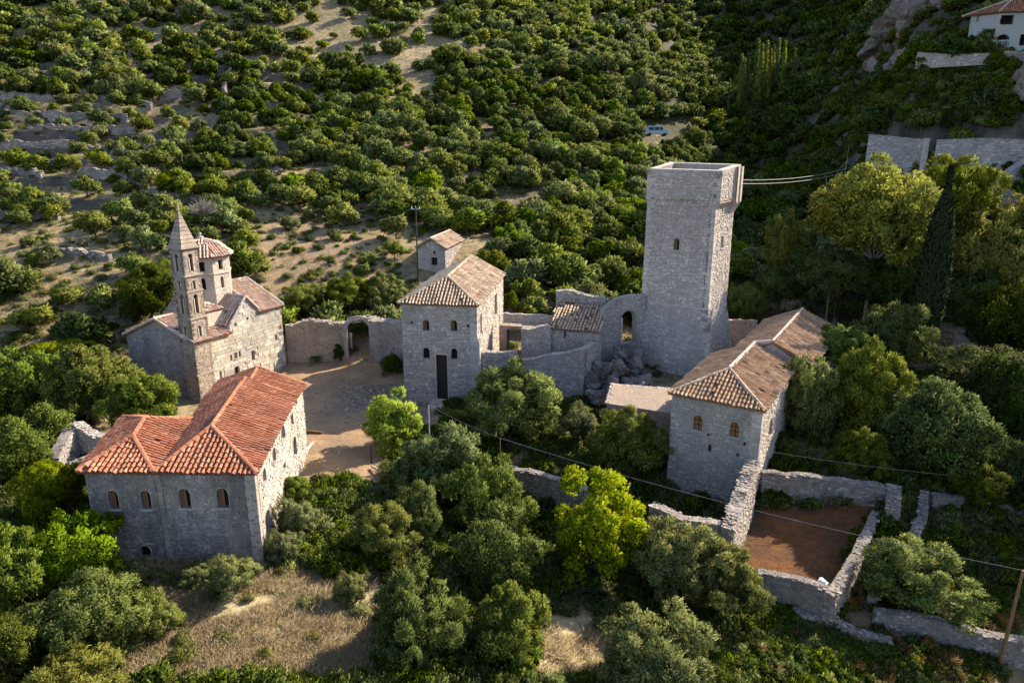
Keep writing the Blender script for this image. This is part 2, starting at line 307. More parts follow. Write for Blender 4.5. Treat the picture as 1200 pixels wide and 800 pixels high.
set_attr('scrub', np.clip(sstep(24, 34, GX + .55 * (GY - 60)) * sstep(-10, 10, GX) + poly_mask(GX, GY, zp([(560,600),(880,560),(1200,500),(1400,600),(1300,900),(600,900),(380,740),(400,640)], -2), 5) * .8, 0, 1))  # where the shade tone is painted: ravine side and right foreground
set_attr('hill', sstep(85, 95, GY))
print('terrain', time.time() - T0)

# ------------------------------------------------------------------ masonry
def tess(outer, holes):
    polys = [[Vector((u, v, 0)) for u, v in outer]] + [[Vector((u, v, 0)) for u, v in h] for h in holes]
    return geometry.tessellate_polygon(polys)
def inpoly(pt, poly):
    x, y = pt; c = False; j = len(poly) - 1
    for i in range(len(poly)):
        xi, yi = poly[i]; xj, yj = poly[j]
        if (yi > y) != (yj > y) and x < (xj - xi) * (y - yi) / (yj - yi) + xi: c = not c
        j = i
    return c
class Face:
    """a wall face: u runs along it (left to right seen from outside), v is the height, w is outward"""
    def __init__(s, p0, p1, mapf=None):
        s.p0 = Vector((p0[0], p0[1], 0)); s.p1 = Vector((p1[0], p1[1], 0)); s.e = (s.p1 - s.p0).normalized(); s.len = (s.p1 - s.p0).length; s.nrm = Vector((s.e.y, -s.e.x, 0)); s.mapf = mapf
    def at(s, u, v, w=0):
        if s.mapf: return s.mapf(u, v) + s.nrm * w
        return s.p0 + s.e * u + s.nrm * w + Vector((0, 0, v))
    def uv(s, px, py):
        r = ray(px, py); o = Vector((0, 0, HC)); t = (s.p0 - o).dot(s.nrm) / r.dot(s.nrm); q = o + r * t; return ((q - s.p0).dot(s.e), q.z)
def wall_panel(face, outline, holes, t, name, mat, parent, kind=None):
    tri = tess(outline, holes); loops = [outline] + list(holes); pts = [p for l in loops for p in l]; n = len(pts)
    V = [face.at(u, v, 0) for u, v in pts] + [face.at(u, v, -t) for u, v in pts]; F = []
    for a, b, c in tri:
        A, B, Cc = Vector(pts[a]), Vector(pts[b]), Vector(pts[c])
        if (B - A).cross(Cc - A) < 0: b, c = c, b
        F += [(a, b, c), (a + n, c + n, b + n)]
    k0 = 0
    for l in loops:
        m = len(l); area = sum(l[i][0] * l[(i + 1) % m][1] - l[(i + 1) % m][0] * l[i][1] for i in range(m)) * (1 if k0 == 0 else -1)
        for i in range(m):
            a, b = k0 + i, k0 + (i + 1) % m
            F.append((b, a, a + n, b + n) if area > 0 else (a, b, b + n, a + n))
        k0 += m
    return mesh_obj(name, V, F, mat, parent, kind)
def stones(face, outline, holes, mb, sw=(.13, .42), sh=(.09, .26), pr=(.0, .06), gap=.017, miss=.1, bands=None):
    us = [p[0] for p in outline]; vs = [p[1] for p in outline]; v = min(vs); vmax = max(vs); umin, umax = min(us), max(us)
    hb = [(min(p[0] for p in h) - .04, max(p[0] for p in h) + .04, min(p[1] for p in h) - .04, max(p[1] for p in h) + .04) for h in holes]
    while v < vmax - .05:
        h = random.uniform(*sh); u = umin
        while u < umax - .05:
            wd = min(random.uniform(*sw), umax - u)
            hh = h * random.choice((1, 1, .85, .6, 1.25)); u0, u1, v0, v1 = u + gap, u + wd - gap, v + gap, v + hh - gap; u += wd
            if random.random() < miss or u1 - u0 < .05: continue
            if any(u0 < b[1] and u1 > b[0] and v0 < b[3] and v1 > b[2] for b in hb): continue
            if not all(inpoly(q, outline) for q in ((u0 + .02, v0 + .02), (u1 - .02, v0 + .02), (u1 - .02, v1 - .02), (u0 + .02, v1 - .02))): continue
            p = random.uniform(*pr) + .006; j = lambda: random.uniform(-.07, .07); q = min(.03, (u1 - u0) * .2)
            wob = lambda a: .05 * math.sin(a * 1.9 + v * 5) + .03 * math.sin(a * 4.3 + v * 2.1)
            c4 = [(u0 + j() * .5, v0 + j() * .5), (u1 + j() * .5, v0 + j() * .5), (u1 + j() * .5, v1 + j() * .5), (u0 + j() * .5, v1 + j() * .5)]; mu, mv = (u0 + u1) / 2, (v0 + v1) / 2
            c4 = [(a, b + (wob(a) if vmax - .25 > b > min(vs) + .1 else 0)) for a, b in c4]; V = [face.at(a, b, -.02) for a, b in c4] + [face.at(a + (q if a < mu else -q), b + (q if b < mv else -q), p + random.uniform(-.01, .01)) for a, b in c4]
            mb.add(V, [(4, 5, 6, 7), (0, 1, 5, 4), (1, 2, 6, 5), (2, 3, 7, 6), (3, 0, 4, 7)])
        v += h
def arch(u, v, w, h, n=8, rise=None):   # opening: centre, bottom, width, height (round head)
    r = w / 2; rise = r if rise is None else rise
    return [(u - r, v), (u + r, v), (u + r, v + h - rise)] + [(u + r * math.cos(a), v + h - rise + rise * math.sin(a)) for a in [math.pi * i / n for i in range(1, n)]] + [(u - r, v + h - rise)]
def rect(u, v, w, h): return [(u - w / 2, v), (u + w / 2, v), (u + w / 2, v + h), (u - w / 2, v + h)]
def opening_px(face, cx, cy, w, h, arched=True):
    u0, _ = face.uv(cx - w / 2, cy); u1, _ = face.uv(cx + w / 2, cy); _, v0 = face.uv(cx, cy + h / 2); _, v1 = face.uv(cx, cy - h / 2)
    W_ = max(abs(u1 - u0), .18); f = arch if arched else rect; return f((u0 + u1) / 2, v0, W_, v1 - v0)
def window(face, hole, parent, style='shutter', depth=.3, name='window'):
    us = [p[0] for p in hole]; vs = [p[1] for p in hole]; u0, u1, v0, v1 = min(us), max(us), min(vs), max(vs); uc = (u0 + u1) / 2; wd = u1 - u0
    m = {'shutter': M['void'], 'void': M['void'], 'glass': M['glass'], 'amber': M['void'], 'door': M['wood_dark']}[style]
    n = len(hole); tri = tess(hole, []); V = [face.at(a, b, -depth) for a, b in hole]
    wnd = mesh_obj(name, V, [t for t in tri], m, parent)
    if style != 'void' or wd > .5:   # stone surround a little proud of the wall
        mb = MB(); gr = .035 if name == 'window' else .08
        for i in range(n):
            a, b = hole[i], hole[(i + 1) % n]; ca = Vector((uc, (v0 + v1) / 2)); oa = Vector(a); ob = Vector(b)
            da = (oa - ca); da = Vector((math.copysign(1, da.x) if abs(da.x) > wd * .3 else da.x / (wd * .5), 0 if a[1] < v1 - wd * .5 and a[1] > v0 + .01 else (1 if a[1] > v0 + .01 else -.4))); db = (ob - ca); db = Vector((math.copysign(1, db.x) if abs(db.x) > wd * .3 else db.x / (wd * .5), 0 if b[1] < v1 - wd * .5 and b[1] > v0 + .01 else (1 if b[1] > v0 + .01 else -.4)))
            oa2 = oa + da * gr; ob2 = ob + db * gr
            P = [face.at(*oa, -.02), face.at(*ob, -.02), face.at(*ob2, -.02), face.at(*oa2, -.02), face.at(*oa, .03), face.at(*ob, .03), face.at(*ob2, .028), face.at(*oa2, .028)]; mb.hexa(P)
        mb.build('surround', M['stone_grey'], wnd)
    if style in ('shutter', 'amber', 'door'):
        wood = {'shutter': M['wood'], 'amber': M['wood_amber'], 'door': M['wood_dark']}[style]; k_ = max(2, int(wd / .22)) if style != 'shutter' or wd < .35 else 4 
        for i in range(k_):
            if style == 'shutter' and i >= 2 and k_ == 4: continue
            a0 = u0 + wd * i / k_ + .012; a1 = u0 + wd * (i + 1) / k_ - .012; mid = (a0 + a1) / 2
            top = v1 if len(hole) == 4 else (v1 - wd / 2 + math.sqrt(max(0, (wd / 2) ** 2 - (mid - uc) ** 2)))
            d0 = -depth + .04; mb = MB(); mb.hexa([face.at(a0, v0, d0), face.at(a1, v0, d0), face.at(a1, v0, d0 + .05), face.at(a0, v0, d0 + .05), face.at(a0, top - .03, d0), face.at(a1, top - .03, d0), face.at(a1, top - .03, d0 + .05), face.at(a0, top - .03, d0 + .05)])
            mb.build('plank', wood, wnd)
        if style == 'amber':
            for bar in [(u0, u1, v0 + (v1 - v0) * t_ - .025, v0 + (v1 - v0) * t_ + .025) for t_ in (.3, .6)] + [(uc - .03, uc + .03, v0, v1 - .05)]:
                mb = MB(); d1 = -depth + .10; mb.hexa([face.at(bar[0], bar[2], d1), face.at(bar[1], bar[2], d1), face.at(bar[1], bar[2], d1 + .03), face.at(bar[0], bar[2], d1 + .03), face.at(bar[0], bar[3], d1), face.at(bar[1], bar[3], d1), face.at(bar[1], bar[3], d1 + .03), face.at(bar[0], bar[3], d1 + .03)]); mb.build('glazing_bar', M['wood_dark'], wnd)
        if style != 'door':
            mb = MB(); mb.hexa([face.at(u0 - .08, v0 - .09, -.1), face.at(u1 + .08, v0 - .09, -.1), face.at(u1 + .08, v0 - .09, .09), face.at(u0 - .08, v0 - .09, .09), face.at(u0 - .08, v0 - .01, -.1), face.at(u1 + .08, v0 - .01, -.1), face.at(u1 + .08, v0 - .01, .09), face.at(u0 - .08, v0 - .01, .09)]); mb.build('sill', M['stone_grey'], wnd)
    return wnd

ROOFS = []
def roof_plane(poly, deck_mat, tmat, mbT, mbD, sp_=.24, ln=.36, r=.085, miss=.01, wave=.0):
    """poly: 3 or 4 world points (planar or nearly) of one roof slope, first two = the eave from left to right seen from outside"""
    P = [Vector(p) for p in poly]; nrm = Vector((0, 0, 0)); m = len(P)
    for i in range(m): nrm += P[i].cross(P[(i + 1) % m])
    nrm.normalize()
    if nrm.z < 0: nrm = -nrm
    e = (P[1] - P[0]).normalized(); up = nrm.cross(e).normalized()
    if up.z < 0: up = -up
    O = P[0]; q = [((p - O).dot(e), (p - O).dot(up)) for p in P]; at = lambda a, b, c: O + e * a + up * b + nrm * c
    V = P + [p - nrm * .14 for p in P]; F = [tuple(range(m)), tuple(range(2 * m - 1, m - 1, -1))] + [(i, i + m, (i + 1) % m + m, (i + 1) % m) for i in range(m)]
    if (P[1] - P[0]).cross(P[2] - P[0]).z < 0: F = [tuple(reversed(f)) for f in F]
    mbD.add(V, F)
    a0 = min(x for x, _ in q); a1 = max(x for x, _ in q); b1 = max(y for _, y in q); nc = max(1, round((a1 - a0) / sp_)); s2 = (a1 - a0) / nc; b0 = min(y for _, y in q)
    for i in range(nc):
        ac = a0 + (i + .5) * s2
        b = b0 - random.uniform(.0, .1); off = random.uniform(-.03, .03)
        while b < b1:
            if inpoly((ac, b + ln * .5), q) or (b < b0 and inpoly((ac, b0 + .1), q)):
                if random.random() > miss:
                    ja = off + random.uniform(-.012, .012); jl = ln * 1.12; rr = r * s2 / .24 * random.uniform(.93, 1.07); lift = .03 + wave * (vn1(ac * 1.3, b * .5) - .5); V = []
                    for (bb, rad, hgt) in ((b, rr * 1.12, .030 + lift), (b + jl, rr * .85, .0 + lift)):
                        for k_ in range(5):
                            th = math.pi * k_ / 4; V.append(at(ac + ja + math.cos(th) * rad * .9, bb, hgt + math.sin(th) * rad * 1.15 - .02))
                    mbT.add(V, [(k_, k_ + 1, k_ + 6, k_ + 5) for k_ in range(4)])
            b += ln
def vn1(a, b): return math.sin(a * 1.7 + math.sin(b * 2.3)) * .5 + .5
def ridge(pts, mb, r=.13):
    for i in range(len(pts) - 1):
        a, b = Vector(pts[i]), Vector(pts[i + 1]); L = (b - a).length; k_ = max(1, int(L / .42))
        for j in range(k_):
            p, q = a.lerp(b, j / k_), a.lerp(b, (j + 1.06) / k_); o = Vector((0, 0, .05)); mb.tube([p + o, q + o], [r * 1.08, r * .9], 7, True)
def roof(parent, planes, ridges, deck, tile, cap, sp_=.24, ln=.36, miss=.01, wave=0, thin=False):
    mbT, mbD, mbR = MB(), MB(), MB()
    for p in planes: roof_plane(p, deck, tile, mbT, mbD, sp_, ln, miss=miss, wave=wave)
    for rr in ridges: ridge(rr, mbR)
    rf = mbD.build('roof', deck, parent); mbT.build('roof_tile', tile, rf, kind='stuff'); 
    if ridges: mbR.build('ridge_cap', cap, rf, kind='stuff')
    return rf
def building_wall(th, p0, p1, z0, prof, opens, t, mort, stone_m, smb, style='shutter', **kw):
    """prof: list of (u,v) of the top edge from right to left, or a height"""
    f = Face(p0, p1); L = f.len
    top = [(L, prof), (0, prof)] if isinstance(prof, (int, float)) else prof
    outline = [(0, z0), (L, z0)] + top; holes = []; wins = []
    for o in opens:
        (cx, cy, w_, h_), st, ar = o[:3], None, None
    return f
def make_wall(th, face, outline, opens, t, mort, smb, do_stones=True, **kw):
    holes = []; L = face.len
    for (cx, cy, w_, h_, ar, st) in opens:
        h = opening_px(face, cx, cy, w_, h_, ar); holes.append(h)
    wl = wall_panel(face, outline, holes, t, 'wall', mort, th)
    for h, o in zip(holes, opens):
        if o[5] != 'open': window(face, h, th, o[5], min(t * .6, .35), 'door' if o[5] == 'door' else 'window')
    if do_stones: stones(face, outline, holes, smb, **kw)
    return wl
def quoins(th, corner, fa, fb, z0, z1, mat, size=(.55, .32), hh=.34):
    """big dressed corner stones, alternating long and short, seen on both faces"""
    mb = MB(); z = z0; i = 0; c = Vector((*corner, 0))
    while z < z1 - hh * .6:
        a, b = (size if i % 2 else size[::-1]); h = hh * random.uniform(.8, 1.1); h = min(h, z1 - z); o = .05; da = -fa.e; db = fb.e
        P0 = c + fa.nrm * o + fb.nrm * o
        P = [P0, P0 + db * (b + o), P0 + db * (b + o) - fb.nrm * .2 + da * 0, P0 + da * (a + o)]
        q = [P0 + da * (a + o), P0, P0 + db * (b + o), P0 + da * (a + o) - fa.nrm * .2 - fb.nrm * 0 + db * (b)]
        bt = [p + Vector((0, 0, z + .015)) for p in q]; tp = [p + Vector((0, 0, z + h - .015)) for p in q]; mb.hexa(bt + tp); z += h; i += 1
    mb.build('corner_stone', mat, th, kind='stuff')
def caps(mb, a, b, zfun, thick, size=(.12, .26), hh=(.02, .07)):
    a, b = Vector((*a, 0)), Vector((*b, 0)); d = (b - a); L = d.length; d.normalize(); nn = Vector((d.y, -d.x, 0)); s_ = 0; ang = math.atan2(d.y, d.x)
    while s_ < L:
        wd = random.uniform(*size); t_ = -thick / 2
        while t_ < thick / 2 - .05:
            tw = random.uniform(.13, .3); p = a + d * (s_ + wd / 2) + nn * (t_ + tw / 2); h = random.uniform(*hh); z = zfun(s_ / L)
            mb.box((p.x, p.y, z + h / 2 - .04), wd * .93, tw * .93, h, ang + random.uniform(-.4, .4), .04); t_ += tw
        s_ += wd
def rubble_wall(name, label, cat, pts, zb, thick, mort=None, stone=None, group=None, jag=.12, holes_px=(), loc=None, **kw):
    """pts: (x, y, ztop) along the middle of the wall"""
    mort = mort or M['mortar_dark']; stone = stone or M['stone_garden']; c = pts[0]; th = thing(name, label, cat, (c[0], c[1], zb), group)
    smb, cmb = MB(), MB()
    for i in range(len(pts) - 1):
        (x0, y0, z0), (x1, y1, z1) = pts[i], pts[i + 1]; a, b = Vector((x0, y0)), Vector((x1, y1)); d = (b - a).normalized(); nn = Vector((d.y, -d.x)) * thick / 2; L = (b - a).length
        if i: a = a - d * thick * .45
        if i < len(pts) - 2: pass
        L = (b - a).length; k_ = max(1, int(L / .7)); prof = [(L * j / k_, z0 + (z1 - z0) * j / k_ + (random.uniform(-jag, jag) if 0 < j < k_ else 0)) for j in range(k_, -1, -1)]
        fr = Face(a + nn, b + nn); bk = Face(b - nn, a - nn); hs = [opening_px(fr, *h[:5]) for h in holes_px]
        wall_panel(fr, [(0, zb), (L, zb)] + prof, hs, thick, 'wall', mort, th)
        ol = [(0, zb + .02), (L, zb + .02)] + [(u, v - .02) for u, v in prof]; stones(fr, ol, hs, smb, **kw)
        stones(bk, [(L - u, v) for u, v in reversed(ol)][::1], [[(L - u, v) for u, v in h] for h in hs], smb, **kw)
        for (ea, eb) in ((b + nn, b - nn), (a - nn, a + nn)):
            ze = z1 if (ea - b).length < thick else z0; fe = Face(ea, eb); stones(fe, [(0, zb), (thick, zb), (thick, ze - .05), (0, ze - .05)], [], smb, **kw)
        pf = prof[::-1]
        def zf(s_, pf=pf, L=L):
            u = s_ * L
            for (ua, va), (ub, vb) in zip(pf, pf[1:]):
                if ua <= u <= ub + 1e-6: return va + (vb - va) * (u - ua) / max(ub - ua, 1e-6)
            return pf[-1][1]
        caps(cmb, a, b, zf, thick)
    smb.build('stonework', stone, th, kind='stuff'); cmb.build('coping', stone, th, kind='stuff', label=None)
    return th
U = lambda *a: Vector(a)

# ------------------------------------------------------------------ red roofed house
def lp(a, b, t): return tuple(x + (y - x) * t for x, y in zip(a, b))
rh = thing('stone_house', 'two storey stone house with new orange tiled hip roofs on two wings', 'house', (-19, 36, 0))
A0, A1, B1, C1, D1, E1 = (-22.9, 33.85), (-18.95, 33.75), (-13.75, 33.65), (-15.15, 47.3), (-21.3, 48.2), (-24.5, 41.1)
V1 = (-20.2, 41.0); ze = 5.3; smb = MB()
f = Face(A0, B1); L = f.len
make_wall(rh, f, [(0, -1.2), (L, -1.2), (L, ze), (0, ze)], [(133, 585, 12, 22, True, 'shutter'), (171, 585, 12, 22, True, 'shutter'), (216.5, 583.5, 14, 23, True, 'shutter'), (261, 583, 14, 23, True, 'shutter'), (171, 651, 14, 24, True, 'void')], .5, M['mortar_stained'], smb)
f2 = Face(B1, C1); L2 = f2.len
rside = [(309.5, 557, 4, 20, True, 'shutter'), (313.5, 612, 6, 34, True, 'void'), (321, 533, 3.5, 20, True, 'shutter'), (331.5, 507, 4.5, 20, True, 'shutter'), (342, 492, 3, 16, False, 'shutter'), (345.3, 523, 4, 28, True, 'door'), (333, 546, 3, 10, False, 'void'), (346.5, 471, 2.5, 9, False, 'shutter')]
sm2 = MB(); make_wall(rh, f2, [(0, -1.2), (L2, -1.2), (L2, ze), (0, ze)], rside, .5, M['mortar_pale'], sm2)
smb3 = MB()
for a, b in ((C1, D1), (D1, V1), (V1, E1), (E1, A0)):
    ff = Face(a, b); make_wall(rh, ff, [(0, -1.2), (ff.len, -1.2), (ff.len, ze), (0, ze)], [], .5, M['mortar'], smb, True)
smb.build('stonework', M['stone_dark'], rh, kind='stuff'); sm2.build('stonework', M['stone_pale'], rh, kind='stuff')  # sun-facing side gets the lighter stone, its sunlight put into the colour
quoins(rh, B1, f, f2, -1, ze - .1, M['stone_pale'])
# the old butt joint between the two wings, with a fallen down-pipe stain
mb = MB(); u, _ = f.uv(186, 560)
mb.hexa([f.at(u - .12, -1, -.05), f.at(u + .12, -1, -.05), f.at(u + .12, -1, .1), f.at(u - .12, -1, .1), f.at(u - .12, ze, -.05), f.at(u + .12, ze, -.05), f.at(u + .12, ze, .1), f.at(u - .12, ze, .1)]); mb.build('buttress_strip', M['stone_dark'], rh)
ov = .22; zr = ze + .08
def outz(p, q, z): return (p[0], p[1], z)
a0 = (-23.1, 33.55, zr); a1 = (-18.95, 33.45, zr); b1 = (-13.45, 33.35, zr); c1 = (-14.78, 44.9, zr); e1 = (-24.8, 41.3, zr); v1 = (-20.2, 41.0, zr)
P1 = (-21.25, 36.0, 6.35); P2_ = (-21.95, 38.6, 6.35); R1 = (-17.0, 36.5, 6.75); R2 = (-18.25, 44.9, 6.75)
R3 = (-17.95, 44.9, 6.5); R4 = (-18.5, 48.0, 6.5); c2 = (-14.78, 44.9, zr - .05); c3 = (-14.95, 47.55, zr - .05); d3 = (-21.6, 48.4, zr - .05); d2 = (-21.1, 45.0, zr)
roof(rh, [(a0, a1, P1), (a1, v1, P2_, P1), (e1, a0, P1, P2_), (v1, e1, P2_), (a1, b1, R1), (b1, c1, R2, R1), ((d2[0], d2[1], zr), (v1[0], v1[1], zr), a1, R1, R2), (c2, c3, R4, R3), (d3, (d2[0], d2[1], zr - .05), R3, R4)],
     [[a0, P1, P2_], [P1, a1], [e1, P2_, v1], [a1, R1, R2], [R1, b1], [R3, R4], [R2, lp(R2, c1, .98)], [c3, R4, d3]], M['tile_red_deck'], M['tile_red'], M['tile_red'], .28, .36, .015, wave=.06)
# gable triangle at the far end
fg = Face(C1, D1); Lg = fg.len; wall_panel(fg, [(0, ze - .01), (Lg, ze - .01), (Lg / 2, 6.35)], [], .3, 'wall', M['mortar'], rh)
print('red', time.time() - T0)

# ------------------------------------------------------------------ church
ce = Vector((.44, .9)).normalized(); cl_ = Vector((-ce.y, ce.x)); F0 = Vector((-28.1, 58.9))
def cw(s_, l_): p = F0 + ce * s_ + cl_ * l_; return (p.x, p.y)
ch = thing('church', 'ochre stone church with octagonal dome, pale mottled tiles and slender spired bell tower', 'church', (-30, 64, 0))
Lc, Wc = 10.7, 9.0
fr_ = Face(cw(0, 0), cw(Lc, 0)); ol = [(0, -1), (Lc, -1), (Lc, 6.6), (7.7, 6.6), (6.2, 8.25), (4.1, 6.0), (4.1, 5.4), (0, 5.4)]
ops = [(278, 435, 6, 13, True, 'shutter'), (271, 419, 2.5, 7, False, 'void'), (276.5, 416, 3, 8, True, 'shutter'), (281, 414.5, 2.5, 7, False, 'void'), (296.7, 416, 3.6, 12, True, 'void'), (323.7, 395.3, 2.6, 7, False, 'void'), (290, 373, 2.5, 3.4, False, 'void'), (276, 380, 2.4, 4, False, 'void'), (259, 440, 2.6, 12, True, 'void')]
hl = [opening_px(fr_, *o[:5]) for o in ops]; wl = wall_panel(fr_, ol, hl, .6, 'wall', M['mortar_pale'], ch)
for h, o in zip(hl, ops): window(fr_, h, ch, o[5], .3)
# dressed blocks of the sunny side: each its own object, sharing four meshes
blk = []
for i in range(5):
    P = []
    for z in (-.5, .5):
        for x, y in ((-.5, -.5), (.5, -.5), (.5, .5), (-.5, .5)):
            P.append((x + random.uniform(-.03, .03), (-.5 if y < 0 else .5) + random.uniform(-.02, .02), z + random.uniform(-.04, .04)))
    bm = bmesh.new(); vs = [bm.verts.new(p) for p in P]
    for q in [(3, 2, 1, 0), (4, 5, 6, 7), (0, 1, 5, 4), (1, 2, 6, 5), (2, 3, 7, 6), (3, 0, 4, 7)]: bm.faces.new([vs[i_] for i_ in q])
    bmesh.ops.bevel(bm, geom=[e for e in bm.edges if e.verts[0].co.y < 0 and e.verts[1].co.y < 0], offset=.05, segments=1, affect='EDGES'); me = bpy.data.meshes.new('stone_block'); bm.to_mesh(me); bm.free(); me.materials.append(None); blk.append(me)
def stone_obj_mat(name, a, b, base):
    k = NB(name); oi = k.n('ShaderNodeObjectInfo'); c = k.ramp(oi.outputs['Random'], [(0, a), (.35, b), (.75, base), (1, (.60, .55, .46))])
    c = k.mix(k.math('MULTIPLY', k.ramp(k.noise(.3, 6, .7), [(.45, 0), (.65, 1)]), .4), c, (.48, .34, .18)); c = k.mix(k.ramp(k.noise(1.1, 8, .8), [(.47, 0), (.64, .85)]), c, (.17, .15, .12)); c = k.mix(k.ramp(k.noise(.25, 4, .6), [(.5, 0), (.6, .5)]), c, (.27, .245, .21)); k.bump(k.noise(7, 8, .75), .8, .06); return k.done(c, .95)
MBK = stone_obj_mat('dressed ochre block', (.30, .27, .23), (.43, .38, .31), (.51, .46, .375))
for me in blk: me.materials[0] = MBK
def blocks(face, outline, holes, parent, sw, sh, limit=290, dep=.16):
    us = [p[0] for p in outline]; vs = [p[1] for p in outline]; v = min(vs); cnt = 0; ang = math.atan2(face.e.y, face.e.x)
    hb = [(min(p[0] for p in h) - .03, max(p[0] for p in h) + .03, min(p[1] for p in h) - .03, max(p[1] for p in h) + .03) for h in holes]
    off = wloc(parent)
    while v < max(vs):
        h = random.uniform(*sh); u = min(us)
        while u < max(us) - .1:
            wd = min(random.uniform(*sw), max(us) - u); u0, u1 = u, u + wd; u += wd
            if any(u0 < b[1] and u1 > b[0] and v < b[3] and v + h > b[2] for b in hb): continue
            if not all(inpoly(q, outline) for q in ((u0 + .03, v + .03), (u1 - .03, v + .03), (u1 - .03, v + h - .03), (u0 + .03, v + h - .03))): continue
            if random.random() < .05 or cnt >= limit: continue
            o = bpy.data.objects.new('stone_block', random.choice(blk)); col.objects.link(o); o.parent = parent; p = face.at((u0 + u1) / 2, v + h / 2, random.uniform(-.055, -.02)) - off
            o.location = p; o.rotation_euler = (0, 0, ang); o.scale = (wd - .035, dep, h - .035); cnt += 1
        v += h
blocks(fr_, [(0, .2), (Lc, .2)] + ol[2:], hl, ch, (.45, 1.1), (.28, .5), 260)
fl = Face(cw(0, Wc), cw(0, 0)); smb = MB(); smq = MB()
prof = [(Wc, 5.4), (Wc / 2, 7.0), (0, 5.1)]
make_wall(ch, fl, [(0, -1), (Wc, -1)] + prof, [(187, 425, 3, 4, False, 'void'), (195, 466, 5, 12, True, 'void')], .6, M['mortar'], smb)
for a, b, top in ((cw(Lc, 0), cw(Lc, Wc), [(Wc, 6.6), (Wc / 2, 8.7), (0, 6.6)]), (cw(Lc, Wc), cw(0, Wc), [(Lc, 5.1), (Lc - 4.1, 5.1), (Lc - 4.1, 6.4), (0, 6.6)])):
    ff = Face(a, b); make_wall(ch, ff, [(0, -1), (ff.len, -1)] + top, [], .6, M['mortar'], smb)
smb.build('stonework', M['stone_dark'], ch, kind='stuff')
z5, z7 = 5.42, 7.05; c3d = lambda s_, l_, z: (*cw(s_, l_), z)
# low front part, cross gable, high rear part
fwall = Face(cw(7.7, Wc), cw(7.7, 0)); wall_panel(fwall, [(0, 6.4), (Wc, 6.6), (Wc / 2, 8.75)], [], .3, 'wall', M['mortar'], ch)
cr = 8.3
roof(ch, [(c3d(-.25, -.3, z5 - .1), c3d(4.1, -.3, z5 - .1), c3d(4.1, 4.5, z7), c3d(-.25, 4.5, z7)), (c3d(4.1, Wc + .3, 5.0), c3d(-.25, Wc + .3, 5.0), c3d(-.25, 4.5, z7), c3d(4.1, 4.5, z7))], [[c3d(-.25, 4.5, z7), c3d(4.1, 4.5, z7)], [c3d(-.22, Wc + .2, 5.05), c3d(-.22, 4.5, z7), c3d(-.22, .5, 5.5)]], M['tile_pale_deck'], M['tile_pale'], M['tile_pale'], .27, .4, .03, .05)
roof(ch, [(c3d(3.9, .3, 5.95), c3d(3.9, Wc - .3, 5.95), c3d(6.2, Wc + .1, cr), c3d(6.2, -.1, cr)), (c3d(8.2, Wc, 6.5), c3d(8.2, 0, 6.5), c3d(6.2, -.1, cr), c3d(6.2, Wc + .1, cr))][:1] + [(c3d(7.75, Wc - .2, 6.7), c3d(7.75, -.1, 6.7), c3d(6.2, -.1, cr), c3d(6.2, Wc + .1, cr))], [[c3d(6.2, -.1, cr), c3d(6.2, 2.2, cr)], [c3d(4.2, -.1, 6.15), c3d(6.2, -.1, cr), c3d(7.7, -.1, 6.75)]], M['tile_pale_deck'], M['tile_pale'], M['mortar_pale'], .27, .4, .04, .05)
zh, zt = 6.65, 8.95
roof(ch, [(c3d(7.6, -.3, zh - .12), c3d(Lc + .2, -.3, zh - .12), c3d(Lc + .2, 4.5, zt), c3d(7.6, 4.5, zt)), (c3d(Lc + .2, Wc + .3, zh - .12), c3d(7.6, Wc + .3, zh - .12), c3d(7.6, 4.5, zt), c3d(Lc + .2, 4.5, zt))], [[c3d(7.6, 4.5, zt), c3d(Lc + .2, 4.5, zt)], [c3d(Lc + .15, -.2, zh), c3d(Lc + .15, 4.5, zt)], [c3d(7.65, -.2, zh - .05), c3d(7.65, 3.5, zt - .4)]], M['tile_pale_deck'], M['tile_pale'], M['mortar_pale'], .27, .4, .03, .05)
# small corner cell with its own little hip
mb = MB(); cc = cw(3.6, 2.2); an = math.atan2(ce.y, ce.x); mb.box((cc[0], cc[1], 6.3), 1.7, 2.0, 2.2, an); mb.build('corner_turret', M['ashlar'], ch)
q4 = [c3d(2.65, 1.1, 7.4), c3d(4.55, 1.1, 7.4), c3d(4.55, 3.3, 7.4), c3d(2.65, 3.3, 7.4)]; ap = c3d(3.6, 2.2, 8.0)
roof(ch, [(q4[0], q4[1], ap), (q4[1], q4[2], ap), (q4[2], q4[3], ap), (q4[3], q4[0], ap)], [], M['tile_pale_deck'], M['tile_pale'], M['tile_pale'], .26, .4)
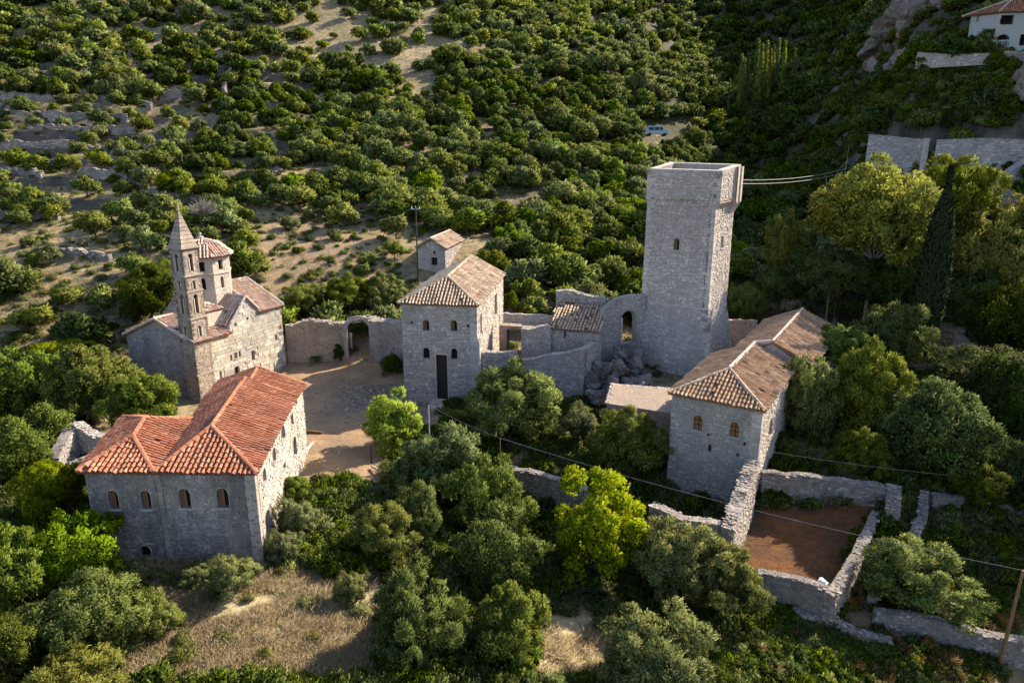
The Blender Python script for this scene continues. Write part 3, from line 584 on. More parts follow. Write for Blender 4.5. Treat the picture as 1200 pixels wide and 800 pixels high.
# drum and dome
dc = Vector(cw(5.9, 4.6)); rd = 2.45; rot0 = an + math.radians(22.5)
oct_ = [dc + Vector((math.cos(rot0 + k_ * math.pi / 4), math.sin(rot0 + k_ * math.pi / 4))) * rd for k_ in range(8)]
for k_ in range(8):
    a, b = oct_[(k_) % 8], oct_[(k_ + 1) % 8]; ff = Face(a, b)
    uc = ff.len / 2; hs = [arch(uc, 9.0, .35, 1.1), rect(uc, 10.75, .5, .9)]
    wall_panel(ff, [(0, 6.5), (ff.len, 6.5), (ff.len, 12), (0, 12)], hs, .4, 'drum_wall', M['mortar_pale'], ch)
    for h in hs: window(ff, h, ch, 'void', .25)
    smq = MB(); stones(ff, [(0, 7), (ff.len, 7), (ff.len, 11.95), (0, 11.95)], hs, smq, sw=(.35, .7), sh=(.25, .36), pr=(0, .02)); smq.build('drum_stonework', M['ashlar'], ch, kind='stuff')
    mb = MB()
    for z, hh_, o in ((10.4, .16, .1), (11.85, .16, .14)):
        P = [ff.at(-.04, z, -.1), ff.at(ff.len + .04, z, -.1), ff.at(ff.len + .04, z, o), ff.at(-.04, z, o)]; mb.hexa([*P, *[p + U(0, 0, hh_) for p in P]])
    mb.build('cornice', M['ashlar'], ch)
re_ = 2.85; eo = [dc + (o - dc) * (re_ / rd) for o in oct_]; apx = (dc.x, dc.y, 13.55); mid = [((dc.x + (e.x - dc.x) * .55), (dc.y + (e.y - dc.y) * .55), 13.1) for e in eo]
pl = []; e3 = [(e.x, e.y, 12.05) for e in eo]
for k_ in range(8): pl += [(e3[k_], e3[(k_ + 1) % 8], mid[(k_ + 1) % 8], mid[k_]), (mid[k_], mid[(k_ + 1) % 8], apx)]
roof(ch, pl, [], M['tile_pale_deck'], M['tile_pale'], M['mortar_pale'], .3, .42)
mb = MB(); mb.tube([(apx[0], apx[1], 13.4), (apx[0], apx[1], 13.75), (apx[0], apx[1], 13.8), (apx[0], apx[1], 14.0), (apx[0], apx[1], 14.15)], [.35, .3, .1, .16, .04], 8); mb.build('finial', M['mortar_pale'], ch)
# bell tower
bw = 1.7; bt_l = [(-1, 5.0), (5.0, 7.4), (7.4, 11.2), (11.2, 13.6)]
b0 = cw(-.08, bw); b1_ = cw(-.08, -.08); b2 = cw(bw, -.08); b3 = cw(bw, bw)
bt = mesh_obj('bell_tower', [(*b1_, -1)] * 3, [], M['ashlar_tower'], ch); bt_cols = [b0, b1_, b2, b3]
ctr = Vector(((b0[0] + b2[0]) / 2, (b0[1] + b2[1]) / 2))
def bface(i, ins=0):
    a, b = Vector(bt_cols[i]), Vector(bt_cols[(i + 1) % 4]); a = a.lerp(ctr, ins); b = b.lerp(ctr, ins); return Face(a, b)
for li, (za, zb_) in enumerate(bt_l):
    ins = .0 if li == 0 else .05 + .02 * li
    for i in range(4):
        ff = bface(i, ins); uc = ff.len / 2; hs = []
        if li == 1: hs = [arch(uc, 5.75, .36, .95)]
        if li == 2: hs = [arch(uc, 7.85, .44, 1.7), arch(uc, 10.0, .36, .75)]
        if li == 3: hs = [arch(uc, 11.6, .44, 1.5)]
        wall_panel(ff, [(0, za), (ff.len, za), (ff.len, zb_), (0, zb_)], hs, .28, 'tower_wall', M['ashlar_tower'], ch)
        smq = MB(); stones(ff, [(0, za), (ff.len, za), (ff.len, zb_), (0, zb_)], hs, smq, sw=(.3, .7), sh=(.22, .34), pr=(0, .02), miss=.1); smq.build('tower_stonework', M['ashlar_tower'], ch, kind='stuff')
        for h in hs:
            mb = MB(); us = [p[0] for p in h]; u0, u1 = min(us), max(us); v0 = min(p[1] for p in h); v1_ = max(p[1] for p in h)
            for uu in (u0, u1):
                P = [ff.at(uu - .045, v0, -.05), ff.at(uu + .045, v0, -.05), ff.at(uu + .045, v0, .05), ff.at(uu - .045, v0, .05)]; mb.hexa([*P, *[p + U(0, 0, (v1_ - v0) * .8) for p in P]])
            mb.build('window_jamb', M['ashlar'], ch)
for z, o in ((5.0, .12), (7.35, .12), (11.15, .13), (13.55, .16), (9.75, .06), (2.2, .03)):
    mb = MB(); q = [Vector(c_) for c_ in bt_cols]; q = [c_ + (c_ - ctr).normalized() * (o * 1.414 - (.1 if z > 4 else -.05)) for c_ in q]; mb.hexa([(p.x, p.y, z) for p in q] + [(p.x, p.y, z + .14) for p in q]); mb.build('cornice', M['ashlar_tower'], ch)
mb = MB(); q = [Vector(c_).lerp(ctr, .06) for c_ in bt_cols]; tip = Vector((ctr.x, ctr.y, 16.75)); nl = 9
for j in range(nl):
    t0, t1 = j / nl, (j + 1) / nl; P = []
    for t, sh_ in ((t0, 0), (t1 - .012, .03)):
        for p in q: pp = p.lerp(ctr, t * .93 + sh_); P.append((pp.x, pp.y, 13.69 + 3.05 * t))
    mb.hexa(P)
mb.build('spire', M['ashlar_tower'], ch); mb = MB(); mb.tube([tip, tip + U(0, 0, .3), tip + U(0, 0, .34)], [.09, .08, .1], 8); mb.tube([tip + U(0, 0, .3), tip + U(0, 0, .65)], [.03, .03], 6); mb.tube([tip + U(-.13, 0, .52), tip + U(.13, 0, .52)], [.025, .025], 6); mb.build('cross', M['ashlar'], ch)
bpy.data.objects.remove(bt); mb = MB(); mb.hexa([(*Vector(c_).lerp(ctr, .5), z) for z in (5.1, 13.5) for c_ in bt_cols]); mb.build('added_dark_core', M['void'], ch)  # near-black box added inside so the belfry openings look shaded
print('church', time.time() - T0)

# ------------------------------------------------------------------ tower house
mh = thing('tower_house', 'tall grey stone house with tan hip roof and tall dark door', 'house', (-5.5, 62, 0))
m0, m1, m2, m3 = (-9.65, 58.95), (-3.05, 57.95), (-.95, 72.6), (-7.55, 73.6); ze = 8.85; smb = MB(); sm2 = MB()
f = Face(m0, m1); make_wall(mh, f, [(0, -1), (f.len, -1), (f.len, ze), (0, ze)], [(499.3, 381, 7.5, 13, True, 'shutter'), (532, 381.5, 7.5, 13, True, 'shutter'), (499.6, 413.5, 8, 13, True, 'void'), (532.3, 414.3, 7.5, 13, True, 'void'), (518, 442, 13, 53, False, 'door'), (483, 378, 2.6, 3, False, 'void'), (548.5, 382, 2.6, 3.2, False, 'void')], .6, M['mortar'], smb, sw=(.2, .55), sh=(.14, .28))
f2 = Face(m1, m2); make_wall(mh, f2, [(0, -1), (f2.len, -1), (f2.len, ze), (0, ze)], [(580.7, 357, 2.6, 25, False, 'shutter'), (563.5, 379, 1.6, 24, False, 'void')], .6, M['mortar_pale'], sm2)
for a, b in ((m2, m3), (m3, m0)):
    ff = Face(a, b); make_wall(mh, ff, [(0, -1), (ff.len, -1), (ff.len, ze), (0, ze)], [], .6, M['mortar'], smb)
smb.build('stonework', M['stone_grey'], mh, kind='stuff'); sm2.build('stonework', M['stone_pale'], mh, kind='stuff'); quoins(mh, m1, f, f2, -.5, ze - .1, M['stone_grey'])  # right side paler than the front, lit look put into the stone colour
o3 = lambda p, dx, dy: (p[0] + dx, p[1] + dy, ze + .06)
a, b, c_, d = o3(m0, -.25, -.2), o3(m1, .2, -.25), o3(m2, .25, .2), o3(m3, -.2, .25); r1 = (-5.75, 61.2, 10.8); r2 = (-4.25, 73.3, 10.8)
roof(mh, [(a, b, r1), (b, c_, r2, r1), (d, a, r1, r2)], [[a, r1, r2], [b, r1], [c_, r2, d]], M['tile_brown_deck'], M['tile_tan'], M['tile_tan'], .3, .42, .03, .05)
fg = Face(m2, m3); wall_panel(fg, [(0, ze - .02), (fg.len, ze - .02), (fg.len / 2, 10.65)], [], .4, 'wall', M['mortar'], mh)
mb = MB()
for i in range(3): u, _ = f.uv(518, 460); p = f.at(u, -.25 + .2 * (2 - i) - .3, .4 + .35 * i); mb.box(p + U(0, 0, .2), 1.8, .4, .6, math.atan2(f.e.y, f.e.x), .02)
mb.build('doorstep', M['stone_grey'], mh)

# ------------------------------------------------------------------ chapel on the slope
cq = thing('chapel', 'little stone chapel with pale slab gable roof among the olives', 'chapel', (-9, 88, 7))
g0 = PY(489.5, 292, 86.2); g1 = PY(521.5, 292, 85); dd = Vector((.19, .98)).normalized() * 8.3; k0 = (g0.x, g0.y); k1 = (g1.x, g1.y); k2 = (g1.x + dd.x, g1.y + dd.y); k3 = (g0.x + dd.x, g0.y + dd.y); zc = 9.95; smb = MB()
for i, (a, b) in enumerate(((k0, k1), (k1, k2), (k2, k3), (k3, k0))):
    ff = Face(a, b); L = ff.len; top = [(L, zc), (L / 2, 11.0), (0, zc)] if i in (0, 2) else [(L, zc), (0, zc)]
    make_wall(cq, ff, [(0, 4.5), (L, 4.5)] + top, [(509, 306, 7, 9, False, 'void'), (509, 296, 2.4, 3.4, False, 'void')] if i == 0 else [], .4, M['mortar'], smb)
smb.build('stonework', M['stone_grey'], cq, kind='stuff'); md = ((k0[0] + k1[0]) / 2, (k0[1] + k1[1]) / 2)
ra = (md[0] - .05, md[1] - .3, 11.12); rb = (md[0] + dd.x * 1.03, md[1] + dd.y * 1.03, 11.12); ex = Vector((k1[0] - k0[0], k1[1] - k0[1])).normalized() * .25; bk = dd.normalized() * .3
pA = (k0[0] - ex.x - bk.x, k0[1] - ex.y - bk.y, zc - .05); pB = (k1[0] + ex.x - bk.x, k1[1] + ex.y - bk.y, zc - .05); pC = (k2[0] + ex.x + bk.x, k2[1] + ex.y + bk.y, zc - .05); pD = (k3[0] - ex.x + bk.x, k3[1] - ex.y + bk.y, zc - .05)
roof(cq, [(pB, pC, rb, ra), (pD, pA, ra, rb)], [[ra, rb]], M['tile_brown_deck'], M['tile_tan'], M['mortar_pale'], .3, .42, .02, .05)

# ------------------------------------------------------------------ long hall
hl_ = thing('long_hall', 'long low stone hall with brown tiled roof and pale ridge, two amber arched windows', 'house', (20, 54, 0))
he = Vector((.845, -.535)).normalized(); hd = Vector((.52, .854)).normalized(); h0 = Vector((11.05, 45.0)); Wh = 6.0
def hw(s_, l_): p = h0 + hd * s_ + he * l_; return (p.x, p.y)
z1 = 5.65; smb, sm2 = MB(), MB(); LA, LB, sh_ = 10.6, 24.0, 1.3
f = Face(hw(0, 0), hw(0, Wh)); make_wall(hl_, f, [(0, -2.5), (f.len, -2.5), (f.len, z1), (0, z1)], [(818, 495, 11, 18, True, 'amber'), (861, 503, 11.5, 18, True, 'amber'), (831.5, 525, 3.6, 8, False, 'void'), (830, 509, 2.2, 3, False, 'void'), (872.5, 520, 3.4, 4, False, 'void'), (864.5, 533, 2.6, 3.4, False, 'void')], .6, M['mortar'], smb)
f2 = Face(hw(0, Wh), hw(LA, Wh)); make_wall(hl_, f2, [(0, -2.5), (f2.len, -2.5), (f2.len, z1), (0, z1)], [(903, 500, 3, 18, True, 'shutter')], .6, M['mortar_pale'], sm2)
for a, b in ((hw(LA, Wh), hw(LA, Wh + sh_)), (hw(LA, Wh + sh_), hw(LB, Wh + sh_)), (hw(LB, Wh + sh_), hw(LB, sh_)), (hw(LB, sh_), hw(LA, sh_)), (hw(LA, sh_), hw(LA, 0)), (hw(LA, 0), hw(0, 0))):
    ff = Face(a, b); make_wall(hl_, ff, [(0, -2), (ff.len, -2), (ff.len, z1), (0, z1)], [], .5, M['mortar'], sm2 if a == hw(LA, Wh + sh_) else smb)
smb.build('stonework', M['stone_grey'], hl_, kind='stuff'); sm2.build('stonework', M['stone_pale'], hl_, kind='stuff'); quoins(hl_, hw(0, Wh), f, f2, -1.8, z1 - .1, M['stone_grey'])  # right walls take the paler copy, sunlight painted into the stone
H3 = lambda s_, l_, z: (*hw(s_, l_), z); zt, zr = z1 + .05, 7.1
roof(hl_, [(H3(-.25, -.25, zt), H3(-.25, Wh + .25, zt), H3(2.9, Wh / 2, zr)), (H3(-.25, Wh + .25, zt), H3(LA, Wh + .25, zt), H3(LA, Wh / 2, zr), H3(2.9, Wh / 2, zr)), (H3(LA, -.25, zt), H3(-.25, -.25, zt), H3(2.9, Wh / 2, zr), H3(LA, Wh / 2, zr)),
     (H3(LA, Wh + sh_ + .25, zt + .2), H3(LB, Wh + sh_ + .25, zt + .2), H3(LB, Wh / 2 + sh_, zr + .25), H3(LA, Wh / 2 + sh_, zr + .25)), (H3(LB, sh_ - .25, zt + .2), H3(LA, sh_ - .25, zt + .2), H3(LA, Wh / 2 + sh_, zr + .25), H3(LB, Wh / 2 + sh_, zr + .25))],
     [[H3(-.2, -.2, zt), H3(2.9, Wh / 2, zr)], [H3(-.2, Wh + .2, zt), H3(2.9, Wh / 2, zr)]], M['tile_brown_deck'], M['tile_brown'], M['tile_tan'], .27, .42, .03, .07)
mb = MB(); pp = [H3(2.9, Wh / 2, zr + .06), H3(LA, Wh / 2, zr + .06), H3(LA + .2, Wh / 2 + sh_, zr + .3), H3(LB, Wh / 2 + sh_, zr + .3)]
for a, b in zip(pp, pp[1:]): mb.tube([a, b], [.16, .16], 6)
mb.build('ridge_mortar', M['mortar_pale'], hl_)
for zz_ in (z1,): 
    fg = Face(hw(LB, Wh + sh_), hw(LB, sh_)); wall_panel(fg, [(0, zz_ - .02), (fg.len, zz_ - .02), (fg.len / 2, zr + .1)], [], .4, 'wall', M['mortar'], hl_)
    fg = Face(hw(LA, sh_), hw(LA, Wh + sh_)); wall_panel(fg, [(0, zz_ - .02), (fg.len, zz_ - .02), (fg.len / 2, zr + .1)], [], .3, 'wall', M['mortar'], hl_)

# ------------------------------------------------------------------ square war tower
tw = thing('defence_tower', 'tall square stone tower with battered foot and open roof parapet', 'tower', (17, 66, 0))
te = Vector((.83, -.558)).normalized(); td = Vector((-te.y, te.x)); t0_ = Vector((12.7, 66.0)); Wt, Dt = 6.45, 5.3
def tower_off(z):
    if z < 7.5: return (7.5 - z) * .145 + .02
    if z < 16.7: return (16.7 - z) * .006
    if z < 17.3: return (z - 16.7) * .09 / .6
    return .09
def tcorner(i, z):
    s_, l_ = [(0, 0), (0, Wt), (Dt, Wt), (Dt, 0)][i]; o = tower_off(z); s_ += o * (1 if s_ else -1); l_ += o * (1 if l_ else -1) + (.26 * min(max((z - 16.7) / .6, 0), 1) if l_ else 0)
    p = t0_ + td * s_ + te * l_; return Vector((p.x, p.y, z + ((z - 17.3) / 2.6 * [0, -.05, .35, .5][i] if z > 17.3 else 0)))
tstyle = {0: [(792.5, 286, 6.5, 14, True, 'shutter'), (796, 236, 4, 3.5, False, 'void')], 1: [(848.2, 246, 2.4, 10, False, 'shutter'), (846, 283.5, 2.2, 14, False, 'shutter')]}
smb = {0: MB(), 1: MB()}
for i in range(4):
    L = Wt if i % 2 == 0 else Dt
    def mf(u, v, i=i, L=L): return tcorner(i, v).lerp(tcorner((i + 1) % 4, v), u / L)
    ff = Face(tcorner(i, 12)[:2], tcorner((i + 1) % 4, 12)[:2], mf); ff.len = L
    for za, zb_ in ((-2, 7.5), (7.5, 16.7), (16.7, 17.3), (17.3, 19.9)):
        ops = [o for o in tstyle.get(i, []) if za < ff.uv(o[0], o[1])[1] < zb_]; hs = []
        for o in ops:
            h = opening_px(ff, *o[:5]); hs.append(h)
        wall_panel(ff, [(0, za), (L, za), (L, zb_), (0, zb_)], hs, .55, 'wall', M['mortar_tower'], tw)
        for h, o in zip(hs, ops): window(ff, h, tw, o[5], .3)
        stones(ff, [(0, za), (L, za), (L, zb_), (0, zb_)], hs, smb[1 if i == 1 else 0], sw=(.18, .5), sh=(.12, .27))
    mb = MB()
    for z, hgt, o in ((7.45, .12, .05),):
        P = [ff.at(-.05, z, -.1), ff.at(L + .05, z, -.1), ff.at(L + .05, z, o), ff.at(-.05, z, o)]; mb.hexa([*P, *[p + U(0, 0, hgt) for p in P]])
    mb.build('string_course', M['stone_tower'], tw)
    mb = MB(); a, b = tcorner(i, 19.9), tcorner((i + 1) % 4, 19.9); cc = (tcorner(0, 19.9) + tcorner(2, 19.9)) / 2; ai, bi = a.lerp(cc, .17), b.lerp(cc, .17); jz = lambda: random.uniform(-.05, .05)
    mb.hexa([a, b, bi, ai, a + U(0, 0, .14), b + U(0, 0, .1), bi + U(0, 0, .12), ai + U(0, 0, .13)]); mb.build('coping', M['stone_pale'], tw)
mb = MB()
for i in range(4):
    z = -1.; j_ = 0
    while z < 19.3:
        h_ = random.uniform(.26, .4); la, lb_ = random.choice(((.75, .35), (.4, .7), (.6, .45))); L_ = Wt if i % 2 == 0 else Dt; Lp = Dt if i % 2 == 0 else Wt; P = []
        for zz_ in (z + .01, z + h_ - .015):
            c0_ = tcorner(i, zz_); a_ = c0_.lerp(tcorner((i + 1) % 4, zz_), la / L_); b_ = c0_.lerp(tcorner((i + 3) % 4, zz_), lb_ / Lp); cc_ = (tcorner(0, zz_) + tcorner(2, zz_)) / 2; o_ = (c0_ - cc_).normalized() * random.uniform(.02, .06)
            P += [b_ + o_ * .9, c0_ + o_ * 1.2, a_ + o_ * .9, c0_.lerp(cc_, .12)]
        mb.hexa(P); z += h_
mb.build('corner_stone', M['stone_tower'], tw, kind='stuff')
smb[0].build('stonework', M['stone_tower'], tw, kind='stuff'); smb[1].build('stonework', M['stone_pale'], tw, kind='stuff')  # sunny face in the paler copy, light put into its colour
cs = [tcorner(i, 17.4) for i in range(4)]; mb = MB(); mb.hexa([c_ - U(0, 0, .3) for c_ in cs] + cs); mb.build('roof_slab', M['slab'], tw)
mb = MB(); a, b = tcorner(1, 16.9), tcorner(2, 16.9); nn = Vector((te.x, te.y, 0)); dv = Vector((td.x, td.y, 0))   # box machicolation on the sunny side
q0 = b - dv * 1.5; P = lambda s_, o, z: Vector((q0.x, q0.y, z)) + dv * s_ + nn * o
for s0, s1_, o0, o1 in ((0, .25, -.1, .5), (1.35, 1.6, -.1, .5), (0, .5, .38, .52), (1.1, 1.6, .38, .52)): mb.hexa([P(s0, o0, 17), P(s1_, o0, 17), P(s1_, o1, 17), P(s0, o1, 17), P(s0, o0, 20.2), P(s1_, o0, 20.2), P(s1_, o1, 20.2), P(s0, o1, 20.2)])
for s0, s1_ in ((0, .25), (1.35, 1.6), (.65, .95)): mb.hexa([P(s0, -.2, 15.9), P(s1_, -.2, 15.9), P(s1_, -.1, 15.9), P(s0, -.1, 15.9), P(s0, -.2, 17), P(s1_, -.2, 17), P(s1_, .5, 17), P(s0, .5, 17)])
mb.build('machicolation', M['stone_pale'], tw)
print('tower', time.time() - T0)

# ------------------------------------------------------------------ gateway and ruins
def yz(px, py, y): p = PY(px, py, y); return (p.x, p.y, p.z)
a, b = PZ(338, 427, 0), PZ(441, 421, 0)
gw = thing('gateway_wall', 'brown courtyard wall with an arched gateway beside the church', 'wall', (a.x, a.y, 0)); smb, cmb = MB(), MB()
f = Face(a[:2], b[:2]); L = f.len; k_ = 16; prof = [(L * j / k_, 4.35 + .35 * math.sin(j * .5) * .6 + random.uniform(-.12, .12) + (-.3 if j < 3 else 0)) for j in range(k_, -1, -1)]
hole = opening_px(f, 420.5, 398, 26, 47, True); hole = [(u, max(v, -.45)) for u, v in hole]; uc = (hole[0][0] + hole[1][0]) / 2; wdt = hole[1][0] - hole[0][0]
wall_panel(f, [(0, -.6), (L, -.6)] + prof, [hole], .9, 'wall', M['stone_warm'], gw); stones(f, [(0, -.3), (L, -.3)] + [(u, v - .05) for u, v in prof], [hole], smb, sw=(.2, .5), sh=(.12, .25)); smb.build('stonework', M['stone_warm'], gw, kind='stuff')
mb = MB(); r0 = wdt / 2; n = 15; hv = max(v for u, v in hole) - r0
for j in range(n):
    t0, t1 = math.pi * j / n + .02, math.pi * (j + 1) / n - .02; P = []
    for w_ in (-.1, .1):
        for t, r in ((t0, r0), (t1, r0), (t1, r0 + .42), (t0, r0 + .42)): P.append(f.at(uc + math.cos(t) * r, hv + math.sin(t) * r, w_))
    vb = MB(); vb.hexa(P); vb.build('voussoir', M['stone_grey'], gw)
pf = prof[::-1]; caps(cmb, f.at(0, 0, -.45)[:2], f.at(L, 0, -.45)[:2], lambda s_: pf[min(int(s_ * k_), k_)][1], 1.0, (.2, .4), (.08, .2)); cmb.build('coping', M['stone_warm2'], gw, kind='stuff')
c0, c1_ = f.at(L - .1, 0, .9), PZ(476, 432, 0)
gp = rubble_wall('gate_bastion_wall', 'dark stained wall with pale coping between gateway and tall house', 'wall', [(c0.x, c0.y, 4.75), (c1_.x + .4, c1_.y + .3, 4.9)], -.6, 1.6, M['mortar'], M['stone_dark'])
gd = thing('gate_leaf', 'narrow pale wooden gate post standing inside the arched opening', 'gate', tuple(f.at(uc - r0 + .3, 0, -1.1))); mb = MB(); mb.box(f.at(uc - r0 + .3, 1.2, -1.1), .25, .12, 3.2, 0); mb.build('post', M['mortar_pale'], gd)
# low curb in front of the church
a, b = PZ(330, 433, .2), PZ(352, 421, .2)
# walkway and arches beside the tall house
wk = thing('stone_walkway', 'pale paved walkway with thin railing carried on a broken arch', 'bridge', (2, 66, 0))
y_ = 65.5; A_ = PY(585, 381, 64.5); B_ = PY(641, 381, 63.5); zt = A_.z; bkv = Vector((.5, 1.9, 0)) * 1.0
mb = MB(); P = [A_, B_, B_ + bkv, A_ + bkv]; mb.hexa([Vector((p.x, p.y, zt - .35)) for p in P] + [Vector((p.x, p.y, zt)) for p in P]); mb.build('deck', M['slab'], wk)
ff = Face(A_[:2], B_[:2]); L = ff.len; smb = MB(); hs = [opening_px(ff, 602, 399, 24, 31, True)]; hs = [[(max(.7, u), max(v, .4)) for u, v in hs[0]]]
wall_panel(ff, [(0, -.5), (L, -.5), (L, zt - .36), (0, zt - .36)], hs, 1.4, 'pier', M['stone_warm'], wk); stones(ff, [(0, 0), (L, 0), (L, zt - .4), (0, zt - .4)], hs, smb); smb.build('stonework', M['stone_warm'], wk, kind='stuff')
for j in range(6):
    u = L * j / 5; p = ff.at(u, zt, -1.6) if False else A_ + (B_ - A_) * (j / 5) + bkv * .08; mb = MB(); mb.tube([p, p + U(0, 0, 1.0)], [.025, .025], 5); mb.build('railing_post', M['metal_grey'], wk)
for z in (.35, .7, 1.0): mb = MB(); mb.tube([A_ + bkv * .08 + U(0, 0, z), B_ + bkv * .08 + U(0, 0, z)], [.018, .018], 5); mb.build('rail', M['metal_grey'], wk)
pb = A_ + bkv; pc = B_ + bkv
rubble_wall('parapet_wall', 'pale low parapet behind the railed walkway', 'wall', [(pb.x, pb.y, zt + .8), (pc.x + .3, pc.y, zt + .75)], zt - 2, .35, M['mortar_pale'], M['stone_pale'])
# roofless room walls
rubble_wall('ruin_wall', 'grey ruined wall between the walkway and the small tiled room', 'wall', [yz(612, 384, 63), yz(646, 381, 62.5)], 0, .8, M['mortar'], M['stone_grey'])
rm = thing('lean_to_room', 'small ruined stone room with a sagging tiled lean-to roof', 'shed', (5.5, 64, 0)); q0, q1 = PY(645, 384, 62.5), PY(702, 388, 61); zq = q0.z; dv = Vector((.9, 4.0)); smb = MB()
for a, b, tp in ((q0.xy, q1.xy, None), (q1.xy, q1.xy + dv, 1), ((q1.xy + dv), q0.xy + dv, 2), (q0.xy + dv, q0.xy, 3)):
    ff = Face(a, b); L = ff.len; zz = {None: [(L, zq), (0, zq)], 1: [(L, zq + 1.5), (0, zq)], 2: [(L, zq + 1.5), (0, zq + 1.5)], 3: [(L, zq), (0, zq + 1.5)]}[tp]
    make_wall(rm, ff, [(0, 0), (L, 0)] + zz, [(662, 392, 2.2, 8, False, 'void')] if tp is None else [], .5, M['mortar'], smb)
smb.build('stonework', M['stone_grey'], rm, kind='stuff')
e0 = (q0.x - .2, q0.y - .3, zq + .02); e1_ = (q1.x + .1, q1.y - .3, zq + .02); roof(rm, [(e0, e1_, (q1.x + dv.x + .1, q1.y + dv.y, zq + 1.6), (q0.x + dv.x - .1, q0.y + dv.y, zq + 1.6))], [], M['tile_brown_deck'], M['tile_tan'], M['tile_tan'], .3, .45, .1, .12)
pw = q0.xy + dv; pe = q1.xy + dv
rubble_wall('broken_parapet', 'broken grey parapet standing above the lean-to tiles', 'wall', [(pw.x - .1, pw.y + .5, zq + 2.6), (pw.x + 1.6, pw.y + .3, zq + 2.7), (pe.x + .3, pe.y + .3, zq + 2.1)], 2, .6, M['mortar'], M['stone_grey'])
wa = rubble_wall('arched_ruin_wall', 'high ruined wall with a round headed opening leaning on the square tower', 'wall', [yz(704, 374, 63.5), yz(728, 354, 64.5), yz(757, 347, 65.3)], -.5, .7, M['mortar'], M['stone_grey'], holes_px=[]) if False else None
aw = thing('arched_ruin_wall', 'high ruined wall with a round headed opening against the square tower', 'wall', (10, 64, 0)); pa, pb_ = PY(702, 372, 63.2), PY(758, 348, 65.5); ff = Face(pa.xy, pb_.xy); L = ff.len
vv = [ff.uv(x, y) for x, y in ((757, 346), (742, 346), (728, 349), (718, 354), (710, 362), (702, 372))]; hole = opening_px(ff, 736, 383, 19, 38, True); smb, cmb = MB(), MB()
ol = [(0, -1), (L, -1)] + vv; ol = [(min(max(u, 0), L), v) for u, v in ol]; wall_panel(ff, ol, [hole], .7, 'wall', M['mortar'], aw); stones(ff, ol, [hole], smb); smb.build('stonework', M['stone_grey'], aw, kind='stuff')
for (ua, va), (ub, vb) in zip(vv[::-1], vv[::-1][1:]): caps(cmb, ff.at(ua, 0, -.35)[:2], ff.at(ub, 0, -.35)[:2], lambda s_, va=va, vb=vb: va + (vb - va) * s_, .7)
cmb.build('coping', M['stone_grey'], aw, kind='stuff'); fu, fv = hole[0]; mb = MB()
for dv_ in (0, 1): 
    v0 = min(v for u, v in hole); h_ = 2.6; mb.hexa([ff.at(fu + .02, v0, -.5), ff.at(fu + .25, v0, -.5), ff.at(fu + .25, v0, .08), ff.at(fu + .02, v0, .08), ff.at(fu + .02, v0 + h_, -.5), ff.at(fu + .25, v0 + h_, -.5), ff.at(fu + .25, v0 + h_, .08), ff.at(fu + .02, v0 + h_, .08)]); break
mb.build('door_jamb', M['mortar_pale'], aw)
rubble_wall('terrace_wall', 'curved grey terrace wall below the lean-to room behind the round olive', 'wall', [yz(560, 413, 60), yz(602, 411, 60.5), yz(606, 424, 59.5), yz(650, 414, 59), yz(685, 408, 58.5)], -1, .6, M['mortar'], M['stone_grey'], sw=(.2, .5), sh=(.14, .26))
rubble_wall('terrace_return_wall', 'rough grey wall end beside the rocks under the square tower', 'wall', [yz(684, 408, 58.8), yz(700, 398, 61.8)], -1, .6, M['mortar'], M['stone_grey'])
pA = PZ(852, 376, 4); pB = PZ(884, 384, 4)
rubble_wall('yard_wall', 'short warm stone wall between the square tower and the hall roof', 'wall', [yz(852, 374, 71), yz(886, 376, 68)], 0, .5, M['mortar_pale'], M['stone_warm'])
# rocks under the tower
def rock(name, label, x, y, z, sx, sy, sz, seed, mat=None, parent=None, group=None, cat='rock'):
    bm = bmesh.new(); bmesh.ops.create_icosphere(bm, subdivisions=4, radius=1); rr = random.Random(seed); cuts = [(Vector((rr.gauss(0, 1), rr.gauss(0, 1), rr.gauss(0, 1))).normalized(), rr.uniform(.45, .9)) for _ in range(14)]
    for v in bm.verts:
        for nn_, d in cuts:
            q = v.co.dot(nn_)
            if q > d: v.co -= nn_ * (q - d)
        c_ = v.co.normalized(); nz = mnoise.fractal(v.co * 1.6 + Vector((seed * 3.1, 0, 0)), .9, 2.1, 5) * .34 - abs(mnoise.noise(v.co * 2.7 + Vector((0, seed, 0)))) * .3; v.co = v.co + c_ * nz; v.co = Vector((v.co.x * sx, v.co.y * sy, v.co.z * sz))
    me = bpy.data.meshes.new(name); bm.to_mesh(me); bm.free(); me.materials.append(mat or M['rock']); o = bpy.data.objects.new(name, me); col.objects.link(o); o.location = (x, y, z); o.rotation_euler.z = seed
    if parent is None: tag(o, label, cat, group)
    else: o.parent = parent; o.location = Vector((x, y, z)) - wloc(parent)
    return o
RK = [(705, 425, 59.5, 1.1, 'grey boulder at the foot of the ruined arch wall'), (722, 420, 60.5, 1.3, 'massive grey rock directly under the ruined arched opening'), (748, 440, 59, 1.3, 'grey boulder by the foot of the square tower near the flat roof'), (733, 446, 57.5, .9, 'dark rounded boulder above the flat roofed annex'), (716, 443, 57.5, .9, 'dark low boulder above the left corner of the flat roof'), (768, 452, 58, 1.1, 'rough boulder between the flat roof and the tower foot'), (700, 450, 57, .8, 'small boulder beside the terrace wall end'), (735, 408, 62, 1.2, 'rock ledge on the sill of the ruined arch'),
 (746, 420, 61, 1.0, 'rock shoulder touching the tower foot below the arch'), (694, 436, 58.5, .8, 'rock at the dark hollow beside the terrace wall')]
for i, (px, py, y, s, lb) in enumerate(RK):
    p = PY(px, py, y); rock('boulder', lb, p.x, p.y, p.z - 1.1, s * 1.6, s * 1.3, s * 1.25, i + 3, group='boulders under the square tower')
